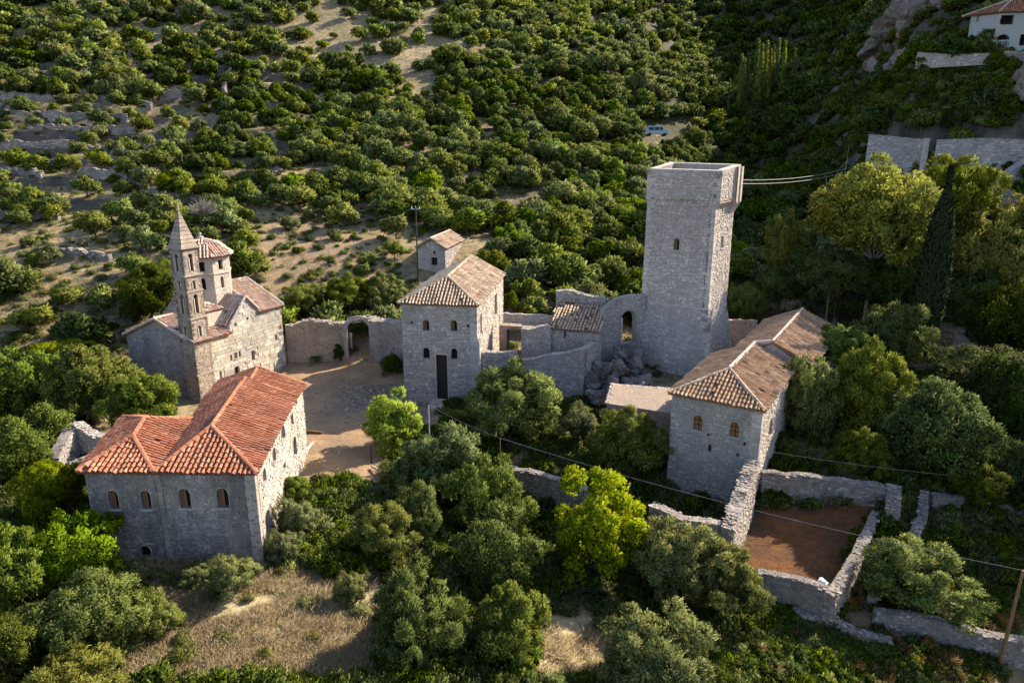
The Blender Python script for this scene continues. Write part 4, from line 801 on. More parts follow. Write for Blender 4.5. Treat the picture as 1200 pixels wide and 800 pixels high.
# flat roofed annex
an_ = thing('flat_roof_annex', 'low flat roofed stone annex with pale cement roof joined to the hall', 'building', (10, 51, 0)); zA = 2.6
s0, s1_ = PZ(712, 472, zA), PZ(790, 484, zA); s3 = PZ(718, 450, zA); s2 = PZ(795, 456, zA); smb = MB(); Q4 = [s0, s1_, s2, s3]
for a, b in zip(Q4, Q4[1:] + Q4[:1]):
    ff = Face(a.xy, b.xy); make_wall(an_, ff, [(0, -1.5), (ff.len, -1.5), (ff.len, zA - .2), (0, zA - .2)], [], .4, M['stone_warm'], smb)
smb.build('stonework', M['stone_warm'], an_, kind='stuff'); mb = MB(); cc = (s0 + s2) / 2; q = [p + (p - cc) * .03 for p in Q4]; mb.hexa([Vector((p.x, p.y, zA - .19)) for p in q] + [Vector((p.x, p.y, zA)) for p in q]); mb.build('roof_slab', M['slab'], an_)
mb = MB(); caps(mb, q[3].xy, q[2].xy, lambda s_: zA, .35); caps(mb, q[0].xy, q[3].xy, lambda s_: zA, .2, hh=(.06, .1)); mb.build('roof_edge_stone', M['stone_grey'], an_, kind='stuff')
print('ruins', time.time() - T0)

# ------------------------------------------------------------------ garden walls
GWG = 'rubble walls of the abandoned gardens'
w1a = Vector((15.75, 41.6)); w1b = PZ(853, 617, 1.0)
rubble_wall('garden_wall', 'thick sunlit rubble wall running down from the hall corner', 'wall', [(w1a.x, w1a.y, 2.3), ((w1a.x + w1b.x) / 2, (w1a.y + w1b.y) / 2, 1.6), (w1b.x, w1b.y, .9)], -3.6, .75, M['mortar'], M['stone_warm2'], GWG, sw=(.2, .5), sh=(.12, .26))
a, b, c_ = PZ(845, 612, .85), PZ(800, 606, .75), PZ(764, 592, .7)
rubble_wall('garden_wall', 'broken low wall crossing between the bright lime tree and the thick sunlit wall', 'wall', [(a.x, a.y, .85), (b.x, b.y, .7), (c_.x, c_.y, .75)], -3.4, .6, M['mortar'], M['stone_warm2'], GWG)
a, b, c_ = PZ(597, 546, .25), PZ(640, 556, .3), PZ(700, 575, .3)
rubble_wall('garden_wall', 'dark retaining wall with sunlit earth top behind the lime coloured tree', 'wall', [(a.x, a.y, .25), (b.x, b.y, .3), (c_.x, c_.y, .35)], -4, .5, M['mortar_dark'], M['stone_dark'], GWG)
a, b, c_ = PZ(893, 552, .9), PZ(960, 557, .95), PZ(1053, 571, .5)
rubble_wall('garden_wall', 'long retaining wall closing the back of the orange earth plot', 'wall', [(a.x, a.y, .9), (b.x, b.y, .9), (c_.x, c_.y, .5)], -3.2, .5, M['mortar_dark'], M['stone_garden'], GWG, sw=(.2, .5))
a, b, c_ = PZ(1047, 572, .5), PZ(1048, 592, .2), PZ(1046, 604, -.6)
rubble_wall('wall_stub', 'short bluish wall end at the corner of the orange earth plot', 'wall', [(a.x + .1, a.y + .1, .7), (c_.x, c_.y, -.2)], -3, .8, M['mortar_dark'], M['stone_garden'], GWG)
a, b, c_ = PZ(888, 668, -1.2), PZ(930, 675, -1.2), PZ(978, 694, -1.1)
rubble_wall('garden_wall', 'low wall at the front of the orange earth plot above bright grass', 'wall', [(a.x, a.y, -1.2), (b.x, b.y, -1.25), (c_.x, c_.y, -1.05)], -4.2, .48, M['mortar_dark'], M['stone_garden'], GWG)
a, b, c_ = PZ(975, 692, -1.0), PZ(1002, 650, -.8), PZ(1027, 598, -.7)
rubble_wall('garden_wall', 'narrow wall running up the side of the orange earth plot', 'wall', [(a.x, a.y, -1.0), (b.x, b.y, -.8), (c_.x, c_.y, -.8)], -4.2, .48, M['mortar_dark'], M['stone_garden'], GWG)
a, b, c_ = PZ(1083, 576, .3), PZ(1082, 600, -.4), PZ(1064, 645, -1.3)
rubble_wall('garden_wall', 'tumbled wall descending beside the grey olive in the shade', 'wall', [(a.x, a.y, .4), (b.x, b.y, -.4), (c_.x, c_.y, -1.4)], -3.4, .5, M['mortar_dark'], M['stone_garden'], GWG, jag=.25)
a, b, c_ = PZ(1092, 580, .1), PZ(1130, 582, 0), PZ(1210, 604, -.4)
rubble_wall('garden_wall', 'dim terrace wall in the deep shade beyond the grey olive', 'wall', [(a.x, a.y, .2), (b.x, b.y, .1), (c_.x, c_.y, -.1)], -3, .48, M['mortar_dark'], M['stone_garden'], GWG, jag=.2)
a, b, c_, d = PZ(1026, 712, -2.2), PZ(1080, 720, -2.3), PZ(1150, 738, -2.4), PZ(1230, 752, -2.5)
rubble_wall('path_wall', 'dry stone wall with tilted capstones beside the orange path', 'wall', [(a.x, a.y, -2.3), (b.x, b.y, -2.35), (c_.x, c_.y, -2.45), (d.x, d.y, -2.6)], -5, .48, M['mortar_dark'], M['stone_garden'], GWG, jag=.08)
a, b = PZ(1022, 700, -2.3), PZ(1036, 672, -2.3)
rubble_wall('path_wall', 'short wall end turning up behind the path wall under the olive', 'wall', [(a.x, a.y, -2.2), (b.x, b.y, -1.9)], -4.5, .48, M['mortar_dark'], M['stone_garden'], GWG)
a, b, c_ = PZ(1150, 505, 1.6), PZ(1175, 508, 1.6), PZ(1215, 520, 1.5)
rubble_wall('terrace_wall', 'bluish dry stone terrace at the edge of the dark thicket', 'wall', [(a.x, a.y, 2.1), (b.x, b.y, 2.2), (c_.x, c_.y, 2.1)], .5, .48, M['mortar_dark'], M['stone_garden'], GWG)
a, b, c_, d = PZ(930, 712, -2.6), PZ(965, 722, -2.8), PZ(1000, 738, -3), PZ(1045, 752, -3.2)
rubble_wall('path_edge_wall', 'low tumbled stones along the near side of the path', 'wall', [(a.x, a.y, -2.7), (b.x, b.y, -2.75), (c_.x, c_.y, -2.95), (d.x, d.y, -3.1)], -5, .55, M['mortar_dark'], M['stone_garden'], GWG, jag=.2)
# ruin stub left of the red roofed house and ruin in the trees on the right
a, b, c_ = PZ(60, 527, 2.2), PZ(88, 504, 2.4), PZ(124, 512, 2.2)
rubble_wall('ruin_wall', 'ruined gable wall half hidden by trees beside the orange roofed house', 'wall', [(a.x, a.y, 1.6), (b.x, b.y, 2.9), (c_.x, c_.y, 2.4)], -.6, .7, M['mortar'], M['stone_grey'], None, jag=.3)
a, b, c_ = PZ(80, 536, 1.6), PZ(100, 532, 1.6), PZ(120, 536, 1.6)
rubble_wall('ruin_wall', 'lower curved ruin wall in front of the ruined gable', 'wall', [(a.x, a.y, 1.2), (b.x, b.y, 1.4), (c_.x, c_.y, 1.0)], -.6, .5, M['mortar'], M['stone_dark'], None)
a, b, c_ = PZ(1136, 408, 3.6), PZ(1122, 390, 3.8), PZ(1160, 394, 3.8)
rubble_wall('ruin_wall', 'small roofless ruin corner near the foot of the tall cypress', 'wall', [(a.x, a.y, 3.9), (b.x, b.y, 4.0), (c_.x, c_.y, 4.0)], 0, .45, M['mortar_pale'], M['stone_pale'], None)
a, b = PZ(966, 384, 2.6), PZ(1010, 388, 2.6)
rubble_wall('ruin_wall', 'thin pale wall top between the hall roof and the bushes', 'wall', [(a.x, a.y, 2.8), (b.x, b.y, 2.6)], 0, .4, M['mortar_pale'], M['stone_pale'], None)
# plastic sheets left lying by the walls
for px, py, z, s, lb in ((962, 683, -2.1, .55, 'white plastic sheet lying by the front wall of the orange plot'), (1000, 622, -2.2, .7, 'pale rubble heap by the back corner of the orange plot')):
    p = PZ(px, py, z + .2); rock('plastic_sheet' if s < .6 else 'rubble_heap', lb, p.x, p.y, z + .1, s * 1.3, s * .8, s * .5, 7, M['tarp'] if s < .6 else M['rock'], cat='sheet' if s < .6 else 'rubble')
mb = MB()
for i in range(420):
    a_, b_ = random.gauss(430, 26), random.gauss(464, 16); p_ = PZ(a_, b_, 0)
    if p_.y > 66 or p_.y < 48 or (p_.x > -9 and p_.y > 57): continue
    sz = random.uniform(.05, .2); mb.box((p_.x, p_.y, ht(p_.x, p_.y) + sz * .2), sz * 1.4, sz, sz * .7, random.uniform(0, 3), sz * .25)
tag(mb.build('loose_stones', M['stone_warm']), 'loose stones and outcropping rock on the courtyard earth', None, None, 'stuff')
# planks and beams lying on the courtyard
for i, (x0, y0, x1, y1, r, m, lb) in enumerate([(355, 505, 378, 507, .12, 'wood', 'weathered log lying flat on the courtyard by the orange roofed house'), (357, 530, 367, 518, .14, 'mortar_pale', 'pale stone bollard lying near the house door'), (436, 546, 447, 553, .1, 'mortar_pale', 'pale plank lying by the bright young tree')]):
    a, b = PZ(x0, y0, .12), PZ(x1, y1, .12); mb = MB(); mb.tube([a, a.lerp(b, .5) + U(0, 0, .03), b], [r, r * .95, r * .8], 7); tag(mb.build('log', M[m]), lb, 'log')

# ------------------------------------------------------------------ villa, road walls, car
vl = thing('villa', 'white two storey villa with orange hip roof and arched balcony on the cliff', 'villa', (66, 112, 34)); vy = 108.
vb_ = PY(1163, 57, vy); vc = Vector((vb_.x, vb_.y)); zb_ = vb_.z - 1; zt = PY(1163, 15, vy).z; ri = Vector((.98, -.2)).normalized(); le = Vector((-.62, .78)).normalized()
f1 = Face(vc, vc + ri * 9); f0 = Face(vc + le * 3.5, vc)
def vwall(ff, ops, nm='wall'):
    hs = [opening_px(ff, *o[:5]) for o in ops]; wall_panel(ff, [(0, zb_), (ff.len, zb_), (ff.len, zt), (0, zt)], hs, .35, nm, M['villa_wall'], vl)
    for h, o in zip(hs, ops): window(ff, h, vl, o[5], .9 if o[5] == 'void' else .2)
vwall(f1, [(1179, 23.5, 18, 11, False, 'void'), (1175, 48, 17, 15, True, 'void'), (1199, 47, 8, 13, False, 'void')]); vwall(f0, [(1146, 22, 3, 8, False, 'glass')])
vwall(Face(vc + ri * 9, vc + ri * 9 + le * 3.5), []); vwall(Face(vc + ri * 9 + le * 3.5, vc + le * 3.5), [])
mb = MB(); z = zb_
while z < zt - .2:
    l_ = random.uniform(.3, .55); P = [f1.at(-.06, z, -.1), f1.at(l_, z, -.1), f1.at(l_, z, .06), f1.at(-.06, z, .06)]; mb.hexa([*P, *[p + U(0, 0, .3) for p in P]]); z += .33
mb.build('corner_stone', M['villa_stone'], vl, kind='stuff')
hol = opening_px(f1, 1175, 48, 17, 15, True); u0, u1 = hol[0][0], hol[1][0]; 
for u in np.arange(u0 + .1, u1, .22): mb = MB(); p = f1.at(u, hol[0][1], .03); mb.tube([p, p + U(0, 0, .9)], [.02, .02], 4); mb.build('baluster', M['white'], vl)
mb = MB(); mb.tube([f1.at(u0, hol[0][1] + .9, .03), f1.at(u1, hol[0][1] + .9, .03)], [.035, .035], 5); mb.build('handrail', M['white'], vl)
o = .6; q = [vc - ri * o - le * o, vc + ri * 9 + ri * o - le * o, vc + ri * 9 + le * 3.5 + (ri + le) * o, vc + le * 3.5 - ri * o + le * o]; q = [(p.x, p.y, zt) for p in q]
mA = lp(q[0], q[3], .5); mB = lp(q[1], q[2], .5); r1 = (*lp(mA[:2], mB[:2], .38), zt + 1.9); r2 = (*lp(mA[:2], mB[:2], .62), zt + 1.9)
roof(vl, [(q[0], q[1], r2, r1), (q[1], q[2], r2), (q[2], q[3], r1, r2), (q[3], q[0], r1)], [[q[0], r1, r2], [q[1], r2], [q[3], r1]], M['tile_red_deck'], M['tile_red'], M['mortar_pale'], .3, .42)
def sline(L, y0, y1=None):
    out = []; n_ = len(L)
    for i, (px, py) in enumerate(L): out.append(yz(px, py, y0 + ((y1 or y0) - y0) * i / (n_ - 1)))
    return out
def road_wall(name, label, L, ya, yb, hgt, th=.8, st='stone_grey', mo='mortar', nm=None):
    pts = sline(L, ya, yb); return rubble_wall(name, label, 'wall', pts, min(p[2] for p in pts) - hgt, th, M[mo], M[st], nm, jag=.03, sw=(.3, .8), sh=(.2, .4))
RG = 'retaining walls along the cliff road'
road_wall('retaining_wall', 'long bluish retaining wall left of the sunlit pier below the road', [(1020, 158), (1086, 164)], 108, 101, 6, .8, nm=RG)
road_wall('retaining_wall', 'retaining wall right of the sunlit pier holding the cliff road', [(1098, 164), (1150, 162), (1230, 165)], 101, 96, 9, .8, nm=RG)
a, b = yz(1083, 163, 97.8), yz(1099, 162, 99.2); pr_ = thing('wall_pier', 'sunlit pale pier projecting where the retaining walls meet', 'pier', (a[0], a[1], a[2] - 8), RG); smb = MB(); pa_, pb_ = Vector(a[:2]), Vector(b[:2]); bb = Vector((.3, .95)) * 1.5; zt_ = a[2] + .1
dR = Vector((.93, -.35)); pb_ = pa_ + dR * .3; pc_ = pb_ + Vector((.62, .78)) * 2.6; pd_ = pa_ + Vector((.62, .78)) * 2.6
for p_, q_ in ((pa_, pb_), (pb_, pc_), (pc_, pd_), (pd_, pa_)):
    ff = Face(p_, q_); make_wall(pr_, ff, [(0, zt_ - 8), (ff.len, zt_ - 8), (ff.len, zt_), (0, zt_)], [], .14, M['mortar_pale'], smb)
smb.build('stonework', M['stone_pale'], pr_, kind='stuff')
road_wall('buttress_wall', 'slanting buttress wall below the cliff road', [(1150, 214), (1185, 200), (1230, 170)], 93, 94, 3.5, 1.2, nm=RG)
road_wall('lower_retaining_wall', 'lower retaining wall with pale curved top under the buttress', [(1150, 214), (1168, 216), (1185, 224), (1230, 240)], 88, 82, 3, .5, 'stone_garden', nm=RG)
road_wall('villa_terrace_wall', 'stone terrace wall holding the villa garden', [(1076, 62), (1110, 64), (1160, 63)], 112, 106, 1.5, .7, 'stone_grey', 'mortar', nm=RG)
road_wall('villa_terrace_wall', 'pale high rubble wall under the right end of the villa', [(1178, 60), (1240, 62)], 105, 101, 7, .8, 'stone_dark', nm=RG)
# car on the slope track
p = PY(769, 160, 152); gz = ht(p.x, p.y); cr_ = thing('parked_van', 'small pale van parked between bushes on the far slope', 'van', (p.x, p.y, p.z)); p = Vector((p.x, p.y, p.z))
sec = [(-2.5, .9, .5), (-2.45, 1.25, .5), (-1.9, 2.05, .5), (-.2, 2.15, .5), (.9, 2.05, .5), (1.7, 1.35, .5), (2.5, 1.15, .5), (2.6, .7, .5)]; V = []; Fc = []
for x, zt_, zb2 in sec:
    for y, z in ((-1, .45), (-1, zt_ * .6), (-.85, zt_), (.85, zt_), (1, zt_ * .6), (1, .45)): V.append((p.x + x, p.y + y, p.z + z))
for i in range(len(sec) - 1):
    for k_ in range(6): Fc.append((i * 6 + k_, i * 6 + (k_ + 1) % 6, (i + 1) * 6 + (k_ + 1) % 6, (i + 1) * 6 + k_))
Fc += [tuple(range(6)), tuple(range(len(sec) * 6 - 6, len(sec) * 6))[::-1]]; mesh_obj('body', V, Fc, M['car_body'], cr_)
for x0, x1 in ((-1.8, -.7), (-.55, .35), (.5, 1.1)): mb = MB(); mb.hexa([(p.x + x0, p.y - 1.03, p.z + 1.25), (p.x + x1, p.y - 1.03, p.z + 1.25), (p.x + x1, p.y - .9, p.z + 1.25), (p.x + x0, p.y - .9, p.z + 1.25), (p.x + x0, p.y - .93, p.z + 1.85), (p.x + x1, p.y - .93, p.z + 1.85), (p.x + x1, p.y - .85, p.z + 1.85), (p.x + x0, p.y - .85, p.z + 1.85)]); mb.build('window', M['glass'], cr_)
for x in (-1.6, 1.6):
    for y in (-.95, .95): mb = MB(); mb.tube([(p.x + x, p.y + y - .12, p.z + .36), (p.x + x, p.y + y + .12, p.z + .36)], [.36, .36], 12); mb.build('wheel', M['tyre'], cr_)

# ------------------------------------------------------------------ poles and cables
def pole(label, base, top, r, m, fit=None):
    th = thing('utility_pole', label, 'pole', tuple(base)); mb = MB(); mb.tube([base, Vector(base).lerp(Vector(top), .5), top], [r * 1.2, r, r * .8], 8); mb.build('shaft', m, th)
    if fit == 'arm': mb = MB(); mb.box(Vector(top) - U(0, 0, .2), 1.1, .1, .1, 0); mb.build('crossarm', M['metal_grey'], th); mb = MB(); [mb.tube([Vector(top) + U(x, 0, -.15), Vector(top) + U(x, 0, .12)], [.05, .04], 6) for x in (-.45, 0, .45)]; mb.build('insulator', M['white'], th)
    return th
tp1 = PY(487, 243, 83); bs1 = Vector((tp1.x, tp1.y, ht(tp1.x, tp1.y) - .2)); bs1.z = min(bs1.z, PY(487, 312, 83).z); pole('tall dark utility pole beside the little chapel', bs1, tp1, .1, M['pole_dark'], 'arm')
b2_ = PZ(1172, 776, -3.9); tp2 = PY(1199, 668, b2_.y - .4); pole('leaning brown wooden pole beside the orange path', b2_ - U(0, 0, .5), tp2, .085, M['pole'])
tp3 = PY(586, 513, 43); pole('short rusty steel cable post at the end of the dark retaining wall', (tp3.x, tp3.y, -.6), tp3, .05, M['metal_rust'])
tp4 = PY(502, 474, 46.5); pole('thin grey lamp post rising behind the young lime tree', (tp4.x, tp4.y, -.6), tp4, .05, M['metal_grey'])
tp5 = PZ(321, 425, 2.0); pole('small dark post at the corner of the church', (tp5.x, tp5.y, -.4), (tp5.x, tp5.y, 2.0), .06, M['pole_dark'])
tp6 = PZ(434, 516, 1.7); pole('slim dark post on the courtyard near the lime tree', (tp6.x, tp6.y, -.3), (tp6.x, tp6.y, 1.3), .05, M['pole_dark'])
def cable(label, a, b, sag, r=.022, mids=()):
    P = [Vector(a)] + [Vector(m_) for m_ in mids] + [Vector(b)]; out = []
    for p_, q_ in zip(P, P[1:]):
        for j in range(13): t = j / 12; out.append(p_.lerp(q_, t) - U(0, 0, 4 * sag * t * (1 - t)))
    mb = MB(); mb.tube(out, [r] * len(out), 5, False); tag(mb.build('cable', M['cable']), label, 'cable')
cable('pale cable sagging from the rusty post past the lime tree to the leaning pole', tp3, tp2, .5, .016)
cable('cable crossing the shade above the long retaining wall', PY(903, 529, 42.5), PY(1230, 566, 40), .25, .014)
cable('thin cable running from the grey post to the rusty post', tp4, tp3, .15, .012)
a1_, b1c = PY(868, 211, 67.5), PY(1003, 194, 105)
cable('upper of two pale cables leaving the square tower towards the cliff road', a1_, b1c, .6, .035); cable('lower of two pale cables leaving the square tower towards the cliff road', a1_ - U(0, 0, .35), b1c - U(0, 0, .5), .6, .035)
cable('thin power cable crossing the olive slope above the church', PY(-40, 312, 80), tp1 - U(0, 0, .2), 1.2, .014)
cable('thin power cable leaving the utility pole towards the square tower', tp1, PY(760, 228, 90), 1.0, .014)
print('built', time.time() - T0)

# ------------------------------------------------------------------ plants
def quad_mesh(name, P, mat, N=None):
    """P: (n,4,3) quads"""
    n_ = len(P); me = bpy.data.meshes.new(name); me.vertices.add(n_ * 4); me.vertices.foreach_set('co', P.reshape(-1).astype(np.float32)); me.loops.add(n_ * 4); me.loops.foreach_set('vertex_index', np.arange(n_ * 4, dtype=np.int32))
    me.polygons.add(n_); me.polygons.foreach_set('loop_start', np.arange(n_, dtype=np.int32) * 4); me.update(calc_edges=True); me.materials.append(mat)
    if N is not None:
        me.shade_smooth(); me.normals_split_custom_set_from_vertices(np.repeat(N, 4, axis=0).tolist())
    return me
def unit(v): return v / np.maximum(np.linalg.norm(v, axis=-1, keepdims=True), 1e-9)
def leaves_at(rng, pos, outd, L, Wd, up=.25, spread=.9, N=None):
    n_ = len(pos); d = unit(outd + rng.normal(0, spread, (n_, 3)) + np.array([0, 0, up])); s_ = unit(np.cross(d, rng.normal(0, 1, (n_, 3)))); l_ = (L * rng.uniform(.6, 1.35, n_))[:, None]; w_ = (Wd * rng.uniform(.7, 1.3, n_))[:, None]
    a = pos - s_ * w_ * .3; b = pos + s_ * w_ * .3; c = pos + d * l_ + s_ * w_ * .5; e = pos + d * l_ - s_ * w_ * .5
    q = np.stack([a, b, c, e], 1)
    if N is not None:
        g = np.cross(q[:, 1] - q[:, 0], q[:, 3] - q[:, 0]); fl = (g * N).sum(-1) < 0; q[fl] = q[fl][:, ::-1]
    return q
def crown_quads(seed, n_clump, n_leaf, L, Wd, rz=.8, cr=(.22, .38), low=-.35, fill=.7, spread=.9, up=.25, cone=0):
    rng = np.random.default_rng(seed); d = unit(rng.normal(0, 1, (n_clump * 3, 3))); d = d[d[:, 2] > low][:n_clump]; rr = rng.uniform(.35, .85, len(d)) ; rr[:max(2, len(d) // 5)] *= .5
    lob = 1 + .18 * np.sin(d[:, 0] * 3 + seed) * np.cos(d[:, 1] * 4 + seed * 2)
    c = d * (rr * lob)[:, None]; c[:, 2] *= rz; r = rng.uniform(cr[0], cr[1], len(d)) * (1.1 - .25 * rr)
    k_ = rng.integers(0, len(d), n_leaf); dd_ = unit(rng.normal(0, 1, (n_leaf, 3)) + np.array([0, 0, .35])); rad = rng.uniform(fill, 1, n_leaf) ** .6 * rng.uniform(.85, 1.12, n_leaf)
    sub = unit(rng.normal(0, 1, (len(d) * 9, 3)))    # small tufts on every clump
    ks = rng.integers(0, 9, n_leaf); dd_ = unit(dd_ * .45 + sub[k_ * 9 + ks] * .75 + np.array([0, 0, .12])); rad = rad * (.8 + .25 * ((ks % 3) / 2))
    pos = c[k_] + dd_ * (r[k_] * rad)[:, None] * np.array([1, 1, .85]); out = unit(dd_ + c[k_] * .8)
    N = unit(dd_ * .8 + unit(pos) * .45 + rng.normal(0, .28, pos.shape))
    q = leaves_at(rng, pos, out, L, Wd, up, spread, N); return (q, N), c, r
def limb_mesh(name, seed, mat, clumps, th=.07, base=-1.0, k_=7, bend=.12, n_side=6):
    rng = random.Random(seed); mb = MB(); top = Vector((rng.uniform(-.05, .05), rng.uniform(-.05, .05), base * .35))
    mb.tube([(0, 0, base), (rng.uniform(-.03, .03), rng.uniform(-.03, .03), base * .7), top], [th * 1.3, th, th * .8], n_side, False)
    cs = sorted([Vector(c) for c in clumps], key=lambda q: rng.random())[:k_]
    for c in cs:
        m_ = top.lerp(c, .5) + Vector((rng.uniform(-bend, bend), rng.uniform(-bend, bend), .0)); mb.tube([top, m_, c], [th * .6, th * .38, th * .1], max(4, n_side - 2), False)
    me = bpy.data.meshes.new(name); me.from_pydata([tuple(v) for v in mb.v], [], mb.f); me.materials.append(mat); me.shade_smooth(); return me
KIND = {}
def make_kind(key, mat, bark, n_var, n_clump, n_leaf, L, Wd, base=-1.25, seed0=0, th=.07, k_=7, **kw):
    KIND[key] = []
    for i in range(n_var):
        q, c, r = crown_quads(seed0 + i, n_clump, n_leaf, L, Wd, **kw); KIND[key].append((quad_mesh(key + '_crown', q[0], M[mat], q[1]), limb_mesh(key + '_trunk', seed0 + i, M[bark], c, th, base, k_)))
make_kind('near_olive', 'leaf_olive', 'bark', 3, 84, 50000, .052, .017, seed0=1, low=-.7, cr=(.14, .26), up=.45, fill=.5)
make_kind('near_green', 'leaf_lush', 'bark', 3, 74, 46000, .046, .021, seed0=11, low=-.7, cr=(.15, .28), spread=1.1)
make_kind('near_dark', 'leaf_green', 'bark', 2, 56, 40000, .046, .024, seed0=21, low=-.7, spread=1.1)
make_kind('near_lime', 'leaf_lime', 'bark', 2, 70, 26000, .048, .030, seed0=31, low=-.85, cr=(.15, .27), up=.5, rz=1.0, th=.05)
make_kind('near_sage', 'leaf_sage', 'bark', 2, 70, 38000, .055, .016, seed0=41, low=-.7, cr=(.14, .27), up=.5, fill=.5)
make_kind('euc', 'leaf_euc', 'bark_pale', 2, 90, 42000, .045, .022, seed0=51, cr=(.17, .28), low=-.75, base=-1.5, k_=7, th=.028)
make_kind('mid_olive', 'leaf_olive', 'bark', 5, 20, 2600, .20, .085, seed0=61, cr=(.28, .45), rz=.75, base=-1.15, k_=6)
make_kind('mid_green', 'leaf_green', 'bark', 4, 20, 2600, .17, .10, seed0=71, cr=(.28, .45), rz=.8, k_=4)
make_kind('mid_lush', 'leaf_lush', 'bark', 3, 18, 2400, .17, .09, seed0=81, cr=(.28, .42), rz=.8, k_=4)
make_kind('far_olive', 'leaf_olive', 'bark', 3, 14, 700, .30, .17, seed0=91, cr=(.32, .5), rz=.75, k_=3)
make_kind('far_green', 'leaf_green', 'bark', 3, 14, 700, .28, .19, seed0=101, cr=(.32, .5), rz=.8, k_=3)
def shrub_mesh(name, seed, mat, n_leaf, L, Wd, rz=.8): q, c, r = crown_quads(seed, 12, n_leaf, L, Wd, rz=rz, cr=(.3, .5), low=-.1); return quad_mesh(name, q[0], M[mat], q[1])
print('kinds', time.time() - T0, sum(len(c.polygons) * 2 + len(t.polygons) * 2 for L_ in KIND.values() for c, t in L_))
def tree(name, key, label, x, y, r, rzf=1.0, zc=None, group=None, cat='tree', var=None, gz=None):
    cm, tm = (KIND[key][var % len(KIND[key])] if var is not None else random.choice(KIND[key])); g_ = ht(x, y) if gz is None else gz
    zc = g_ + r * 1.1 if zc is None else zc; t = thing(name, label, cat, (x, y, g_), group)
    rz_ = random.uniform(0, 6.28); c = bpy.data.objects.new('crown', cm); col.objects.link(c); c.parent = t; c.location = (0, 0, zc - g_); c.scale = (r, r, r * rzf); c.rotation_euler.z = rz_
    b = bpy.data.objects.new('trunk', tm); col.objects.link(b); b.parent = t; b.location = (0, 0, zc - g_); b.rotation_euler.z = rz_
    base = min(v.co.z for v in tm.vertices) if key not in TB else TB[key]; TB[key] = base; dep = (zc - g_ + .3) / -base; b.scale = (r, r, max(dep, .2) if dep < r * rzf * 1.4 else dep)
    return t
TB = {}
